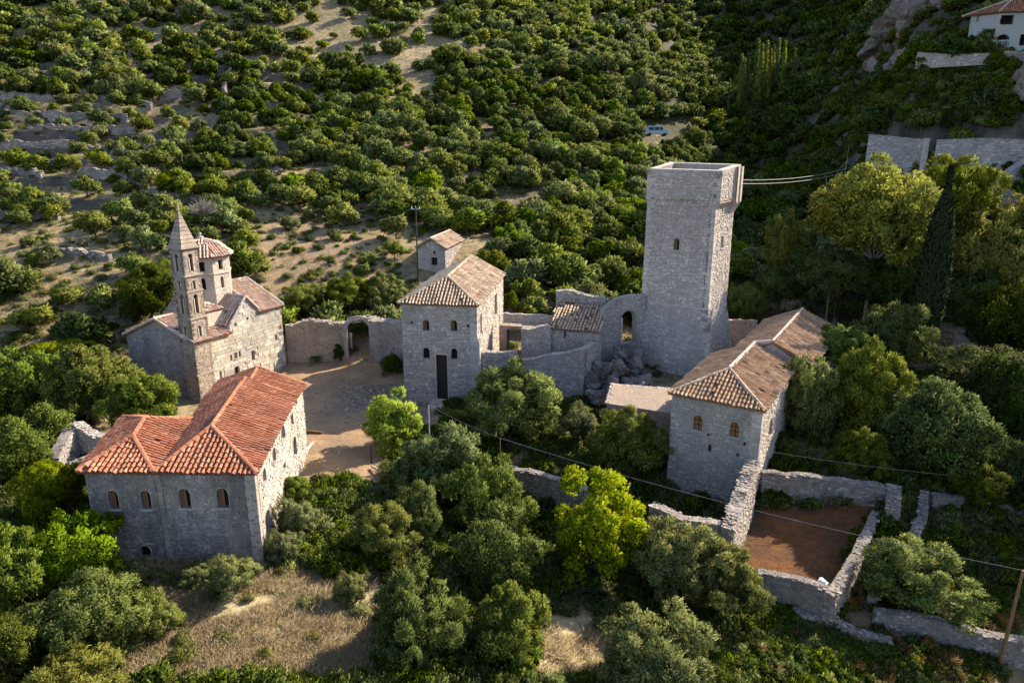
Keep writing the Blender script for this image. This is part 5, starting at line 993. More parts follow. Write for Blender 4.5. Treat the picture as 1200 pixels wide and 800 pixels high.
# hero trees: crown centre and half sizes in photo pixels, distance
HERO = [
 ('oak_tree', 'near_green', 'bright green tree nearest the frame edge beyond the orange roofed house', 25, 455, 62, 55, 54),
 ('oak_tree', 'near_green', 'broad bright green tree behind the ruined gable wall', 105, 455, 60, 52, 53),
 ('oak_tree', 'near_green', 'bright green tree between the church shade wall and the orange roof', 165, 470, 48, 40, 50),
 ('oak_tree', 'near_green', 'leafy tree just below the olive slope left of the church', 70, 425, 50, 30, 60),
 ('oak_tree', 'near_dark', 'dark tree in the hollow left of the orange roofed house', 25, 530, 50, 45, 44),
 ('oak_tree', 'near_green', 'green tree half shaded beside the house corner', 60, 570, 42, 42, 38),
 ('oak_tree', 'near_green', 'big lit tree left of the dry grass below the house', 85, 650, 62, 56, 32),
 ('oak_tree', 'near_green', 'big tree touching the frame edge below the ruined wall', 15, 680, 55, 70, 30),
 ('oak_tree', 'near_green', 'wide green tree lowest of the clump left of the dry grass', 100, 720, 72, 50, 28.5),
 ('olive_tree', 'near_sage', 'grey green bush at the bottom of the frame by the dry grass', 75, 800, 62, 40, 25),
 ('oak_tree', 'near_dark', 'dark tree in the lowest corner of the picture', -5, 780, 50, 60, 26),
 ('young_tree', 'near_lime', 'bright lime young tree at the courtyard edge', 464, 500, 42, 46, 50),
 ('oak_tree', 'near_olive', 'tallest dark green tree touching the lime courtyard tree', 512, 548, 62, 52, 45),
 ('oak_tree', 'near_olive', 'dark green tree left of the lime tree and below the retaining wall', 565, 590, 58, 62, 41),
 ('olive_tree', 'near_sage', 'low grey bush tree in the shade below the courtyard edge', 448, 625, 44, 34, 38),
 ('olive_tree', 'near_sage', 'grey olive in front of the tall dark trees', 487, 610, 40, 52, 37),
 ('oak_tree', 'near_dark', 'dark low tree between the grey olive and the bright lime tree', 580, 650, 55, 45, 36),
 ('olive_tree', 'near_olive', 'round olive tree in front of the terrace wall and tall house', 603, 472, 68, 48, 51.5),
 ('olive_tree', 'near_olive', 'dark olive tree in front of the flat roofed annex', 733, 517, 49, 44, 45.5),
 ('shrub', 'near_sage', 'pale shrub between the round olive and the dark olive', 680, 495, 28, 22, 49),
 ('lime_tree', 'near_lime', 'large bright yellow green tree in front of the hall', 700, 616, 64, 74, 36),
 ('olive_tree', 'near_olive', 'large olive at the bottom beside the dry grass', 492, 728, 58, 62, 29.5),
 ('olive_tree', 'near_green', 'green tree at the bottom left of the dry clearing', 597, 738, 52, 56, 29),
 ('olive_tree', 'near_sage', 'wide grey green tree below the broken low wall', 792, 655, 60, 48, 33.5),
 ('olive_tree', 'near_olive', 'dark olive beside the orange earth plot wall', 848, 680, 50, 42, 32),
 ('olive_tree', 'near_olive', 'olive at the bottom edge below the bright lime tree', 775, 768, 72, 52, 27),
 ('olive_tree', 'near_sage', 'spreading grey olive behind the path wall', 1072, 678, 68, 42, 33.5),
 ('oak_tree', 'near_dark', 'round dark green tree above the stub of wall', 1108, 508, 62, 58, 43.6),
 ('olive_tree', 'near_olive', 'olive leaning over the long hall roof edge', 940, 465, 42, 58, 50),
 ('olive_tree', 'near_olive', 'middle olive of the three behind the retaining wall', 1018, 462, 54, 62, 49),
 ('shrub', 'near_green', 'bright broadleaf bush between the hall roof and the olives', 990, 408, 45, 30, 57),
 ('olive_tree', 'near_sage', 'tall grey olive at the foot of the big pines', 1045, 392, 52, 42, 60),
 ('oak_tree', 'near_dark', 'dark tree in the shade beyond the round tree', 1165, 450, 60, 45, 52),
 ('oak_tree', 'near_green', 'lit bush beside the roofless ruin corner', 1162, 383, 24, 20, 66),
 ('oak_tree', 'near_dark', 'dark tree at the frame edge below the yellow pines', 1195, 380, 50, 50, 62),
 ('oak_tree', 'near_dark', 'dark bushy tree behind the far end of the hall', 1010, 345, 45, 35, 76),
 ('pine_tree', 'euc', 'wide yellow green tree crown left of the tall cypress', 1030, 252, 76, 64, 72),
 ('pine_tree', 'euc', 'yellow green tree directly behind the cypress tip', 1112, 236, 56, 54, 76),
 ('pine_tree', 'euc', 'low side crown of yellow green foliage nearest the square tower', 985, 240, 34, 30, 75),
 ('pine_tree', 'euc', 'golden green tree right of the cypress', 1160, 305, 55, 62, 70),
 ('pine_tree', 'euc', 'golden tree crown touching the frame edge', 1200, 270, 45, 45, 72),
 ('oak_tree', 'near_dark', 'dark thicket tree under the left side of the yellow green crown', 985, 322, 38, 34, 73),
 ('oak_tree', 'near_dark', 'dark thicket tree under the middle of the yellow green crown', 1045, 335, 40, 36, 70),
 ('oak_tree', 'near_dark', 'dark thicket tree between the cypress foot and the golden tree', 1140, 352, 36, 36, 67),
 ('oak_tree', 'near_dark', 'dark tree filling the gap between poplar and yellow green crown', 950, 318, 30, 28, 80),
 ('oak_tree', 'near_dark', 'low dark tree behind the hall ridge under the poplar', 915, 335, 30, 22, 80),
 ('pine_tree', 'euc', 'lower hanging yellow green foliage beside the cypress', 1068, 300, 34, 40, 71),
 ('oak_tree', 'near_dark', 'dark thicket tree just outside the frame edge beside the shaded walls', 1260, 560, 60, 60, 44),
 ('oak_tree', 'near_dark', 'dark thicket tree outside the frame edge level with the leaning pole', 1290, 640, 60, 60, 40),
 ('oak_tree', 'near_dark', 'dark thicket tree outside the frame edge level with the round tree', 1255, 470, 60, 60, 50),
 ('oak_tree', 'near_dark', 'tall thicket tree at the frame edge above the bluish dry stone terrace', 1195, 470, 46, 50, 48),
 ('oak_tree', 'near_dark', 'dark tree hugging the frame edge in the deep shade', 1205, 560, 36, 42, 42),
 ('oak_tree', 'near_dark', 'dark bush tree in the shade behind the dim terrace wall', 1150, 570, 34, 26, 42.5),
 ('olive_tree', 'near_olive', 'small olive leaning over the back retaining wall of the plot', 1010, 530, 36, 30, 45.5),
 ('poplar_tree', 'euc', 'slender yellow green poplar behind the hall ridge', 918, 290, 24, 42, 84),
 ('olive_tree', 'near_olive', 'green tree directly behind the square tower foot', 872, 358, 26, 26, 78),
 ('oak_tree', 'near_green', 'small lit lime bush between the tall house and the walkway', 598, 352, 9, 14, 74),
 ('shrub', 'near_sage', 'round grey bush against the sunlit side of the orange roofed house', 348, 610, 30, 30, 36.5),
 ('shrub', 'near_green', 'green bush below the courtyard edge by the house door', 342, 570, 26, 20, 40),
 ('shrub', 'near_sage', 'pale scrubby bush at the house corner beside dry grass', 275, 672, 36, 22, 31.5),
 ('shrub', 'near_dark', 'bush growing at the foot of the gateway wall', 396, 410, 7, 12, 70.5),
 ('shrub', 'near_dark', 'ivy bush on the dark wall right of the gateway', 458, 412, 13, 14, 66.5),
 ('shrub', 'near_sage', 'grey silver shrub in the shade below the house', 410, 690, 24, 22, 32),
 ('shrub', 'near_sage', 'scrubby pale bush at the foot of the four arched windows wall', 225, 668, 24, 14, 32.3),
 ('shrub', 'near_sage', 'low silvery bush left of the arched cellar door', 150, 672, 24, 20, 32.4),
 ('shrub', 'near_sage', 'sprawling bush at the left edge of the dry grass', 185, 720, 34, 26, 29),
 ('shrub', 'near_sage', 'tangled grey bush under the sunlit side wall door', 330, 640, 26, 22, 34.5),
 ('shrub', 'near_dark', 'dark creeping bush among the rocks under the ruined arch', 722, 438, 13, 9, 58.2),
 ('shrub', 'near_dark', 'dark bush in the hollow by the terrace wall end', 695, 448, 10, 8, 57.5),
 ('shrub', 'near_sage', 'grey weeds on the rock slope at the tower foot', 752, 446, 10, 6, 58),
 ('olive_tree', 'near_olive', 'row of olives first beside the church gable', 360, 352, 32, 22, 78),
 ('olive_tree', 'near_olive', 'low olive behind the gateway wall', 410, 350, 36, 22, 79),
 ('olive_tree', 'near_olive', 'low olive against the tall house behind the gateway', 455, 345, 30, 24, 79),
 ('oak_tree', 'near_dark', 'dark green bush behind the bell tower', 175, 345, 40, 34, 74),
 ('oak_tree', 'near_green', 'bright bush left of the spire', 188, 325, 26, 26, 77),
]
occupied = []
for i, (nm, key, lb, px, py, rx, rz_, yy) in enumerate(HERO):
    p = PY(px, py, yy); t_ = yy / ray(px, py).y; r = rx / FPX * t_ * 1.05; rr = rz_ / rx / .8; g_ = ht(p.x, p.y)
    if yy < 62:
        for _ in range(30):
            if p.z < g_ + r * .55: yy -= .3
            elif p.z > g_ + r * 1.0 and _ < 8 and key in ('near_sage', 'near_olive', 'near_green') and nm != 'shrub': yy += .3
            else: break
            p = PY(px, py, yy); g_ = ht(p.x, p.y)
        r = rx / FPX * yy / ray(px, py).y * 1.05
    if key in ('near_lime',): rr = rz_ / rx
    tree(nm, key, lb, p.x, p.y, r, rr, (g_ + r * .55 * rr) if nm == 'shrub' and r < 1.6 else max(p.z, g_ + r * .5), None, 'shrub' if nm == 'shrub' else 'tree', i, g_); occupied.append((p.x, p.y, r))
for i_, (w_, a_, b_) in enumerate((('first', 1080, 78), ('second', 1096, 80), ('third', 1112, 77), ('fourth', 1130, 80), ('fifth', 1148, 78), ('sixth', 1164, 80))):
    hh = hit(a_, b_ + 2); tree('shrub', 'mid_green', w_ + ' dark bush from the left along the foot of the villa terrace wall', hh[0], hh[1], 1.6, .8, hh[2] + .7, 'bushes under the villa terrace', 'shrub', i_, hh[2])
# tall cypress
def cypress_mesh(seed, n_leaf, rw=.11, L=.035, Wd=.014):
    rng = np.random.default_rng(seed); h = rng.uniform(0, 1, n_leaf) ** .9; a = rng.uniform(0, 6.283, n_leaf); prof = rw * np.clip(np.sin(np.clip(h * 1.02 + .12, 0, 1) * math.pi) ** .55, 0, 1) * (1 - h * .35) * (1 + .04 * np.sin(a * 3 + h * 20)) * rng.uniform(.7, 1.06, n_leaf)
    pos = np.stack([np.cos(a) * prof, np.sin(a) * prof, h], -1); out = np.stack([np.cos(a) * .5, np.sin(a) * .5, np.full(n_leaf, .9)], -1); N = unit(np.stack([np.cos(a), np.sin(a), a * 0 + .3], -1) + rng.normal(0, .3, (n_leaf, 3))); return quad_mesh('cypress_crown', leaves_at(rng, pos, out, L, Wd, .3, .35, N), M['leaf_cypress' if n_leaf > 9000 else 'leaf_olive'], N)  # small ridge crowns use lighter olive leaves, partial sun put into the colour
CY = [cypress_mesh(1, 22000, L=.028, Wd=.010), cypress_mesh(2, 1500, .036, .04, .011), cypress_mesh(3, 1500, .03, .04, .011)]
mb = MB(); mb.tube([(0, 0, -.1), (0, 0, .6)], [.02, .008], 6); me = bpy.data.meshes.new('cypress_trunk'); me.from_pydata([tuple(v) for v in mb.v], [], mb.f); me.materials.append(M['bark']); CYT = me
def cypress(label, x, y, z, h, m_, group=None, wide=1):
    t = thing('cypress_tree', label, 'tree', (x, y, z), group)
    for nm, mm in (('crown', CY[m_]), ('trunk', CYT)): o = bpy.data.objects.new(nm, mm); col.objects.link(o); o.parent = t; o.scale = (h * wide, h * wide, h)
    return t
tpc = PY(1108, 198, 62.5); bz = PY(1092, 398, 62.5).z; cypress('tall dark cypress standing in front of the yellow green pines', PY(1098, 300, 62.5).x, 62.5, bz, tpc.z - bz, 0, None, .78); occupied.append((tpc.x, 62.5, 2))
cyp = [(852, 134, 94), (864, 132, 66), (868, 125, 70), (882, 122, 48), (887, 124, 54), (893, 118, 50), (901, 116, 55), (907, 110, 47), (914, 112, 50), (915.5, 108, 62), (927, 102, 58), (930, 99, 66), (938, 98, 72), (941, 97, 78), (957, 92, 62), (968, 86, 66), (975, 84, 72), (986, 76, 55), (965, 88, 76), (873, 122, 70), (898, 120, 60)]
cyo = ['tallest', 'second tallest', 'thin', 'short', 'slim']
ORD = 'first second third fourth fifth sixth seventh eighth ninth tenth eleventh twelfth thirteenth fourteenth fifteenth sixteenth seventeenth eighteenth nineteenth twentieth twenty-first'.split()
for i, (px, pb2, pt) in enumerate(cyp):
    hh = hit(px, pb2 + 6)
    if not hh: continue
    zt_ = PY(px, pt, hh[1]).z; cypress(f'{ORD[sorted(c_[0] for c_ in cyp).index(px)]} cypress from the left in the row on the shaded ridge', hh[0], hh[1], hh[2] - .3, zt_ - hh[2] + .3, 1 + i % 2, 'cypresses along the shaded ridge')
# dead bush
rng = random.Random(5); mb = MB(); pdx = PY(238, 242, 88)
for i in range(170):
    d = Vector((rng.gauss(0, 1), rng.gauss(0, 1), abs(rng.gauss(0, 1)) + .3)).normalized(); q = d * rng.uniform(1.4, 2.5); m_ = q * .5 + Vector((rng.uniform(-.3, .3), rng.uniform(-.3, .3), rng.uniform(-.1, .3))); mb.tube([pdx - U(0, 0, 1), pdx + m_ - U(0, 0, 1), pdx + q - U(0, 0, 1)], [.05, .03, .012], 4, False)
tag(mb.build('bare_bush', M['twig']), 'grey leafless bush on the slope above the church dome', 'bush')

# the slope: every tree by itself for the largest, the rest as one mass
sparse = [(395, 45, 75, 32, .62), (60, 160, 190, 42, .58), (385, 300, 90, 50, .70), (60, 285, 110, 50, .55), (60, 215, 160, 26, .55), (180, 38, 60, 8, .8), (480, 120, 30, 12, .7), (520, 45, 40, 12, .6), (160, 330, 60, 30, .6), (600, 240, 25, 10, .85), (500, 50, 60, 12, .5), (650, 105, 30, 10, .7), (120, 250, 120, 12, .7), (560, 60, 60, 8, .6), (475, 185, 25, 15, .6), (505, 200, 30, 10, .6), (30, 370, 60, 20, .5), (345, 325, 40, 25, .6), (630, 232, 28, 8, .8), (575, 150, 24, 8, .6), (700, 60, 40, 8, .4)]
ext = [(-9, 88, 6.5), (p.x, p.y, 1)] ; foot = [(rh, 0)]
boxes = [([cw(-2, -1.5), cw(Lc + 3.5, -1.5), cw(Lc + 3.5, Wc + 2), cw(-2, Wc + 2)])]
cand = []; sp_ = 3.55
yy = 66.
while yy < 330:
    step = sp_ * (1 + max(0, yy - 150) / 400)
    xx = -.80 * yy - 10
    while xx < .80 * yy + 12:
        x = xx + random.uniform(-.42, .42) * step; y = yy + random.uniform(-.42, .42) * step; cand.append((x, y)); xx += step
    yy += step * .88
cand = np.array(cand); cz = height(cand[:, 0], cand[:, 1]); PJ = proj(cand[:, 0], cand[:, 1], cz)
bright_band = lambda px, py: (abs((px - 300) * .55 - (py - 60)) < 75 and px > 150) or (px > 180 and px < 420 and 60 < py < 240)
cut = [(PZ(x_, y_, 0).xy) for x_, y_ in ((480, 370), (600, 360), (700, 350), (840, 330))]
items = []
for (x, y), z, px, py in zip(cand, cz, *PJ):
    if px < -90 or px > 1290 or py < -40: continue
    if y < 74 and not (x > 22 and y > 64) and x > -40: continue
    if y < 68 and x < 0: continue
    if abs(x + 9) < 5.5 and 82 < y < 97: continue
    if abs(x + 8) < 5 and 76 < y < 83: continue
    if inpoly((x, y), boxes[0]): continue
    if 8 < x < 33 and y < 75: continue
    if any((x - a_) ** 2 + (y - b_) ** 2 < (r_ * .8 + 1.2) ** 2 for a_, b_, r_ in occupied): continue
    if 1128 < px < 1205 and 45 < py < 68: continue
    if 1020 < px < 1230 and 92 < y < 110 and py > 158 and py < 200 and random.random() < .9: continue
    pr = 1.0
    if px < 860 and y > 80 and vnoise(np.array([x]), np.array([y]), 10, 31)[0] > (.74 if px < 430 or py < 110 else .84): pr = .3
    elif px < 860 and y > 80 and random.random() < (.1 if px < 430 else .03): continue
    for a_, b_, rx, rz_, s_ in sparse:
        if ((px - a_) / rx) ** 2 + ((py - b_) / rz_) ** 2 < 1: pr = min(pr, 1 - s_)
    if x > 66 and y > 108 and y < 170 and px > 1010 and py < 75: pr = .8
    if 748 < px < 800 and 150 < py < 178: pr = 0
    if random.random() > pr: continue
    right = px > 830 and y > 110 or x > 45
    open_ = pr < .99; r = random.choice((random.uniform(1.1, 2.0), random.uniform(1.5, 2.5), random.uniform(1.9, 3.0))) * (1.0 if not open_ else .82) * (.93 if px < 430 else 1) * (1 + max(0, y - 150) / 500)
    q = vnoise(np.array([x]), np.array([y]), 22, 21)[0] + random.uniform(-.18, .18)
    kind = 'green' if (right and q > .3) or (bright_band(px, py) and q > .38) or q > .72 else 'olive'
    if open_: kind = 'olive'
    items.append((y * y / (r * r), x, y, z, px, py, r, kind, open_, right))
for _ in range(2600):
    y = random.uniform(84, 175); x = random.uniform(48, .8 * y + 8); z = ht(x, y); px, py = proj(x, y, z)
    if py > 230 or py < -30 or (1128 < px < 1205 and 30 < py < 62): continue
    if 150 < py < 215 and px > 1015 and random.random() < .8: continue
    items.append((1e6 + y, x, y, z, px, py, random.uniform(.5, 1.2), 'green' if random.random() < .6 else 'olive', False, True))
for _ in range(520):
    px, py = (random.uniform(1005, 1225), random.uniform(72, 152)) if random.random() < .7 else (random.uniform(930, 1060), random.uniform(10, 150))
    hh = hit(px, py)
    if hh and random.random() < .85: items.append((1e6 + hh[1], hh[0], hh[1], hh[2] - .2, px, py, random.uniform(.5, 1.3), 'green' if random.random() < .75 else 'olive', False, True))
items.sort(key=lambda t: t[0])
COLS = [(20, 'by left frame edge'), (100, 'above the small orange wing'), (165, 'left of the spire'), (213, 'above the spire'), (262, 'above the church dome'), (330, 'above the church gable end'), (410, 'above the gateway arch'), (487, 'by the utility pole'), (535, 'over the little chapel'), (600, 'over the railed walkway'), (672, 'over the lean-to room'), (735, 'left of the square tower'), (800, 'over the square tower'), (870, 'right of the square tower'), (935, 'over the hall roof'), (1000, 'left of the big pines'), (1050, 'over the big pines'), (1098, 'above the cypress'), (1180, 'by right frame edge')]
ROWS = ['at the frame top', 'below the frame top', 'near the hill top', 'high on the hill', 'fairly high uphill', 'above mid slope', 'at mid slope', 'below mid slope', 'low on the slope', 'near the slope foot', 'at the slope foot', 'behind the roofs', 'beside the buildings', 'beside the buildings']
def zone(px, py, y=0):
    return ROWS[int(min(max((py + 12) / 27, 0), 13))] + ' ' + min(COLS, key=lambda c: abs(c[0] - px))[1]
TOLABEL = []
def finish_labels():
    d = {}
    for o, lb, px, py in TOLABEL: d.setdefault(lb, []).append((px, py, o))
    for lb, L_ in d.items():
        L_.sort(key=lambda t: (t[0], t[1]))
        if len(L_) > 4:   # split into nearer and farther halves first
            L_.sort(key=lambda t: -t[1]); h = len(L_) // 2; parts = [(L_[:h], 'lower'), (L_[h:], 'upper')]
        else: parts = [(L_, '')]
        for P, w_ in parts:
            P.sort(key=lambda t: t[0]); n_ = len(P)
            if n_ == 1: words = ['']
            elif n_ == 2: words = ['leftmost', 'rightmost']
            elif n_ == 3: words = ['leftmost', 'middle', 'rightmost']
            else: words = ['leftmost', 'second', 'third', 'fourth', 'fifth', 'sixth', 'seventh', 'eighth', 'ninth', 'tenth'] + ['far'] * 50
            for (px, py, o), q in zip(P, words): o['label'] = (' '.join(x for x in (w_, q) if x) + ' ' + lb).strip()
nO = nG = 0; rest = {'far_olive': [], 'far_green': [], 'mid_olive': [], 'mid_green': []}
for it in items:
    _, x, y, z, px, py, r, kind, open_, right = it; zn = zone(px, py, y); size = 'small' if r < 2.0 else ('broad' if r > 2.6 else 'round'); offs = px < -20 or px > 1220 or py < -8
    if kind == 'olive' and nO < 290 and not offs:
        nO += 1; TOLABEL.append((tree('olive_tree', 'mid_olive', 'x', x, y, r, 1, z + r * (.95 if open_ else .72), 'olive trees on the hill', gz=z - .1), f'{size} olive tree {"in the open " if open_ else ""}{zn}', px, py))
    elif kind == 'green' and nG < 290 and not offs:
        nG += 1; lush = (not right) and random.random() < .3; TOLABEL.append((tree('evergreen_tree', 'mid_lush' if lush else 'mid_green', 'x', x, y, r, 1, z + r * .6, 'evergreen trees on the hill and in the ravine', gz=z - .1), f'{size} {"bright" if lush else "dark"} evergreen {zn}', px, py))
    else: rest[('far_' if y > 165 else 'mid_') + kind].append((x, y, z + r * .6, r))
print('individual', nO, nG, {k_: len(v) for k_, v in rest.items()}, time.time() - T0)
def scatter(name, label, pts, sources, zscale=1.0, cat=None):
    """pts (x,y,z,scale): one object that sets copies of the source meshes on its points"""
    me = bpy.data.meshes.new(name); pts = np.array(pts); me.vertices.add(len(pts)); me.vertices.foreach_set('co', pts[:, :3].reshape(-1).astype(np.float32))
    a = me.attributes.new('size', 'FLOAT', 'POINT'); a.data.foreach_set('value', pts[:, 3].astype(np.float32)); a = me.attributes.new('turn', 'FLOAT_VECTOR', 'POINT'); rt = np.zeros((len(pts), 3), np.float32); rt[:, 2] = RNG.uniform(0, 6.28, len(pts)); rt[:, :2] = RNG.uniform(-.12, .12, (len(pts), 2)); a.data.foreach_set('vector', rt.reshape(-1))
    a = me.attributes.new('pick', 'INT', 'POINT'); a.data.foreach_set('value', RNG.integers(0, len(sources), len(pts)).astype(np.int32))
    o = bpy.data.objects.new(name, me); col.objects.link(o); tag(o, label, cat, None, 'stuff')
    ng = bpy.data.node_groups.new(name, 'GeometryNodeTree'); ng.interface.new_socket('Geometry', in_out='INPUT', socket_type='NodeSocketGeometry'); ng.interface.new_socket('Geometry', in_out='OUTPUT', socket_type='NodeSocketGeometry')
    N = ng.nodes; gi, go, ip = N.new('NodeGroupInput'), N.new('NodeGroupOutput'), N.new('GeometryNodeInstanceOnPoints'); g2 = N.new('GeometryNodeGeometryToInstance')
    for s_ in reversed(sources): oi = N.new('GeometryNodeObjectInfo'); oi.inputs['Object'].default_value = s_; oi.inputs['As Instance'].default_value = True; ng.links.new(oi.outputs['Geometry'], g2.inputs[0])
    def at_(nm, ty): n_ = N.new('GeometryNodeInputNamedAttribute'); n_.data_type = ty; n_.inputs['Name'].default_value = nm; return n_.outputs['Attribute']
    ip.inputs['Pick Instance'].default_value = True; ng.links.new(gi.outputs[0], ip.inputs['Points']); ng.links.new(g2.outputs[0] if False else join_src(ng, N, g2, sources), ip.inputs['Instance']); ng.links.new(at_('pick', 'INT'), ip.inputs['Instance Index'])
    ng.links.new(at_('turn', 'FLOAT_VECTOR'), ip.inputs['Rotation']); cb = N.new('ShaderNodeCombineXYZ'); sz = at_('size', 'FLOAT'); mz = N.new('ShaderNodeMath'); mz.operation = 'MULTIPLY'; mz.inputs[1].default_value = zscale; ng.links.new(sz, mz.inputs[0]); ng.links.new(sz, cb.inputs[0]); ng.links.new(sz, cb.inputs[1]); ng.links.new(mz.outputs[0], cb.inputs[2]); ng.links.new(cb.outputs[0], ip.inputs['Scale'])
    ng.links.new(ip.outputs[0], go.inputs[0]); md = o.modifiers.new('scatter', 'NODES'); md.node_group = ng; return o
def join_src(ng, N, g2, sources):
    N.remove(g2); j = N.new('GeometryNodeJoinGeometry')
    for s_ in sources:
        oi = N.new('GeometryNodeObjectInfo'); oi.inputs['Object'].default_value = s_; oi.inputs['As Instance'].default_value = True; ng.links.new(oi.outputs['Geometry'], j.inputs[0])
    for n_ in [n_ for n_ in N if n_.bl_idname == 'GeometryNodeObjectInfo' and not n_.outputs['Geometry'].is_linked]: N.remove(n_)
    return j.outputs[0]
def src(nm, label, me, x, y, z, s_, cat='tree', group=None):
    """a real plant standing in the scene whose mesh the mass also uses (its own place is left out of the reading)"""
    o = bpy.data.objects.new(nm, me); col.objects.link(o); o.location = (x, y, z); o.scale = (s_,) * 3; return tag(o, label, cat, group)
for key, lab in (('far_olive', 'mass of distant olive trees covering the upper hill'), ('far_green', 'mass of distant evergreen trees on the hill and mountain'), ('mid_olive', 'mass of smaller olive trees across the middle slope'), ('mid_green', 'mass of dark evergreen bushes across the ravine and slope')):
    L_ = rest[key]
    if not L_: continue
    ns = len(KIND[key]); srcs = []
    for i in range(ns):
        x, y, z, r = L_.pop(0); o_ = src('evergreen_tree' if 'green' in key else 'olive_tree', 'x', KIND[key][i][0], x, y, z, r, 'tree', None); srcs.append(o_); TOLABEL.append((o_, f'tiny {"evergreen" if "green" in key else "olive"} crown {zone(*proj(x, y, z))}', *proj(x, y, z)))
    if L_: scatter('woodland', lab, L_, srcs)
finish_labels()
print('scatter', time.time() - T0)

# undergrowth: low bushes, grass
def in_any(px, py, polys): return any(inpoly((px, py), q) for q in polys)
blocked = [[(95, 480), (350, 430), (358, 560), (308, 668), (105, 668)], [(345, 430), (480, 430), (480, 470), (530, 490), (470, 530), (445, 570), (352, 558)], [(470, 350), (600, 350), (600, 470), (474, 475)], [(862, 600), (1050, 590), (1028, 600), (970, 700), (862, 660)], [(700, 450), (790, 440), (900, 470), (905, 560), (880, 600), (780, 560), (775, 520), (700, 505)], [(990, 712), (1200, 750), (1200, 785), (985, 735)]]
SH = {'dry': shrub_mesh('dry_shrub', 1, 'leaf_sage', 900, .30, .06, .7), 'green': shrub_mesh('green_shrub', 2, 'leaf_green', 1000, .22, .10), 'lush': shrub_mesh('lush_shrub', 3, 'leaf_lush', 1000, .22, .10), 'rust': shrub_mesh('rusty_shrub', 4, 'leaf_rust', 700, .42, .05, .6)}
def tuft_mesh(name, mat, n_, h, sp_t, seed):
    rng = np.random.default_rng(seed); a = rng.uniform(0, 6.283, n_); r = sp_t * rng.uniform(0, 1, n_) ** .6; pos = np.stack([np.cos(a) * r, np.sin(a) * r, np.full(n_, -.03)], -1); out = np.stack([np.cos(a) * .7, np.sin(a) * .7, np.full(n_, .9)], -1)
    q = leaves_at(rng, pos, out, h, .034, .05, .75); tip = q[:, 2:].mean(1, keepdims=True); q[:, 2:] = tip + (q[:, 2:] - tip) * .2; q[:, 2:, 2] -= h * .15; return quad_mesh(name, q, M[mat], unit(rng.normal(0, .35, pos.shape) + np.array([.25, .1, 1])))
TF = [tuft_mesh('dry_tuft', 'grass_dry', 80, .27, .45, 1), tuft_mesh('dry_tuft', 'grass_dry', 70, .42, .3, 2), tuft_mesh('green_tuft', 'grass_green', 120, .35, .4, 3)]
L1, L2_, L3, L4, LG = [], [], [], [], []
for i in range(30000):
    y = random.uniform(22, 78); x = random.uniform(-.85 * y, .85 * y); 
    if i == 0: pass
    L1.append((x, y))
arr = np.array(L1); zz = height(arr[:, 0], arr[:, 1]); pj = proj(arr[:, 0], arr[:, 1], zz); out = {'dry': [], 'green': [], 'lush': [], 'rust': [], 't0': [], 't1': [], 'tg': []}
fgdry = [(150, 668), (330, 660), (450, 690), (450, 800), (120, 800), (190, 720)]; clear2 = [(630, 720), (730, 720), (720, 800), (620, 800)]
for (x, y), z, px, py in zip(arr, zz, *pj):
    if in_any(px, py, blocked): continue
    if -24.5 < x < -13 and 33 < y < 49: continue
    if inpoly((x, y), [cw(-.3, -.3), cw(Lc + .3, -.3), cw(Lc + .3, Wc + .3), cw(-.3, Wc + .3)]): continue
    dry = inpoly((px, py), fgdry) or inpoly((px, py), clear2)
    if px > 730 and py > 690: u = random.random(); out['lush' if u < .25 else ('rust' if (px > 1000 and u < .6) or u < .3 else ('dry' if u < .5 else 'green'))].append((x, y, z, random.uniform(.25, .65))) if random.random() < .5 else out['tg'].append((x, y, z, random.uniform(.8, 1.5)))
    elif dry:
        out['t0' if random.random() < .6 else 't1'].append((x, y, z, random.uniform(.6, 1.4)))
        if random.random() < .012: out['dry'].append((x, y, z + .1, random.uniform(.3, .7)))
    elif 880 < px < 1030 and 670 < py < 720: out['tg'].append((x, y, z, random.uniform(.8, 1.6)))
    elif y > 62:
        if random.random() < .3: out['t0'].append((x, y, z, random.uniform(.6, 1.2)))
        if random.random() < .04: out['dry'].append((x, y, z + .1, random.uniform(.4, .9)))
    else:
        u = random.random()
        if u < .14: out['green'].append((x, y, z + .1, random.uniform(.35, .9)))
        elif u < .17: out['lush'].append((x, y, z + .1, random.uniform(.3, .8)))
        elif u < .32: out['dry'].append((x, y, z + .1, random.uniform(.35, .9)))
        elif u < .8: out['t0'].append((x, y, z, random.uniform(.6, 1.3)))
for i in range(12000):
    y = random.uniform(66, 165); x = random.uniform(-.8 * y, .45 * y)
    if inpoly((x, y), [cw(-.3, -.3), cw(Lc + .3, -.3), cw(Lc + .3, Wc + .3), cw(-.3, Wc + .3)]) or (-11 < x < 0 and y < 74.5) or (abs(x + 8.5) < 4.5 and 84 < y < 96) or (x > 3 and y < 75): continue
    px, py = proj(x, y, 0)
    if y < 74 and -25 < x < -9.5: continue
    u = random.random() * .86; out['t0' if u < .55 else ('dry' if u < .8 else ('green' if u < .84 else 'lush'))].append((x, y, ht(x, y) if u >= .55 else None, random.uniform(.8, 1.6) if u < .55 else random.uniform(.25, .75)))
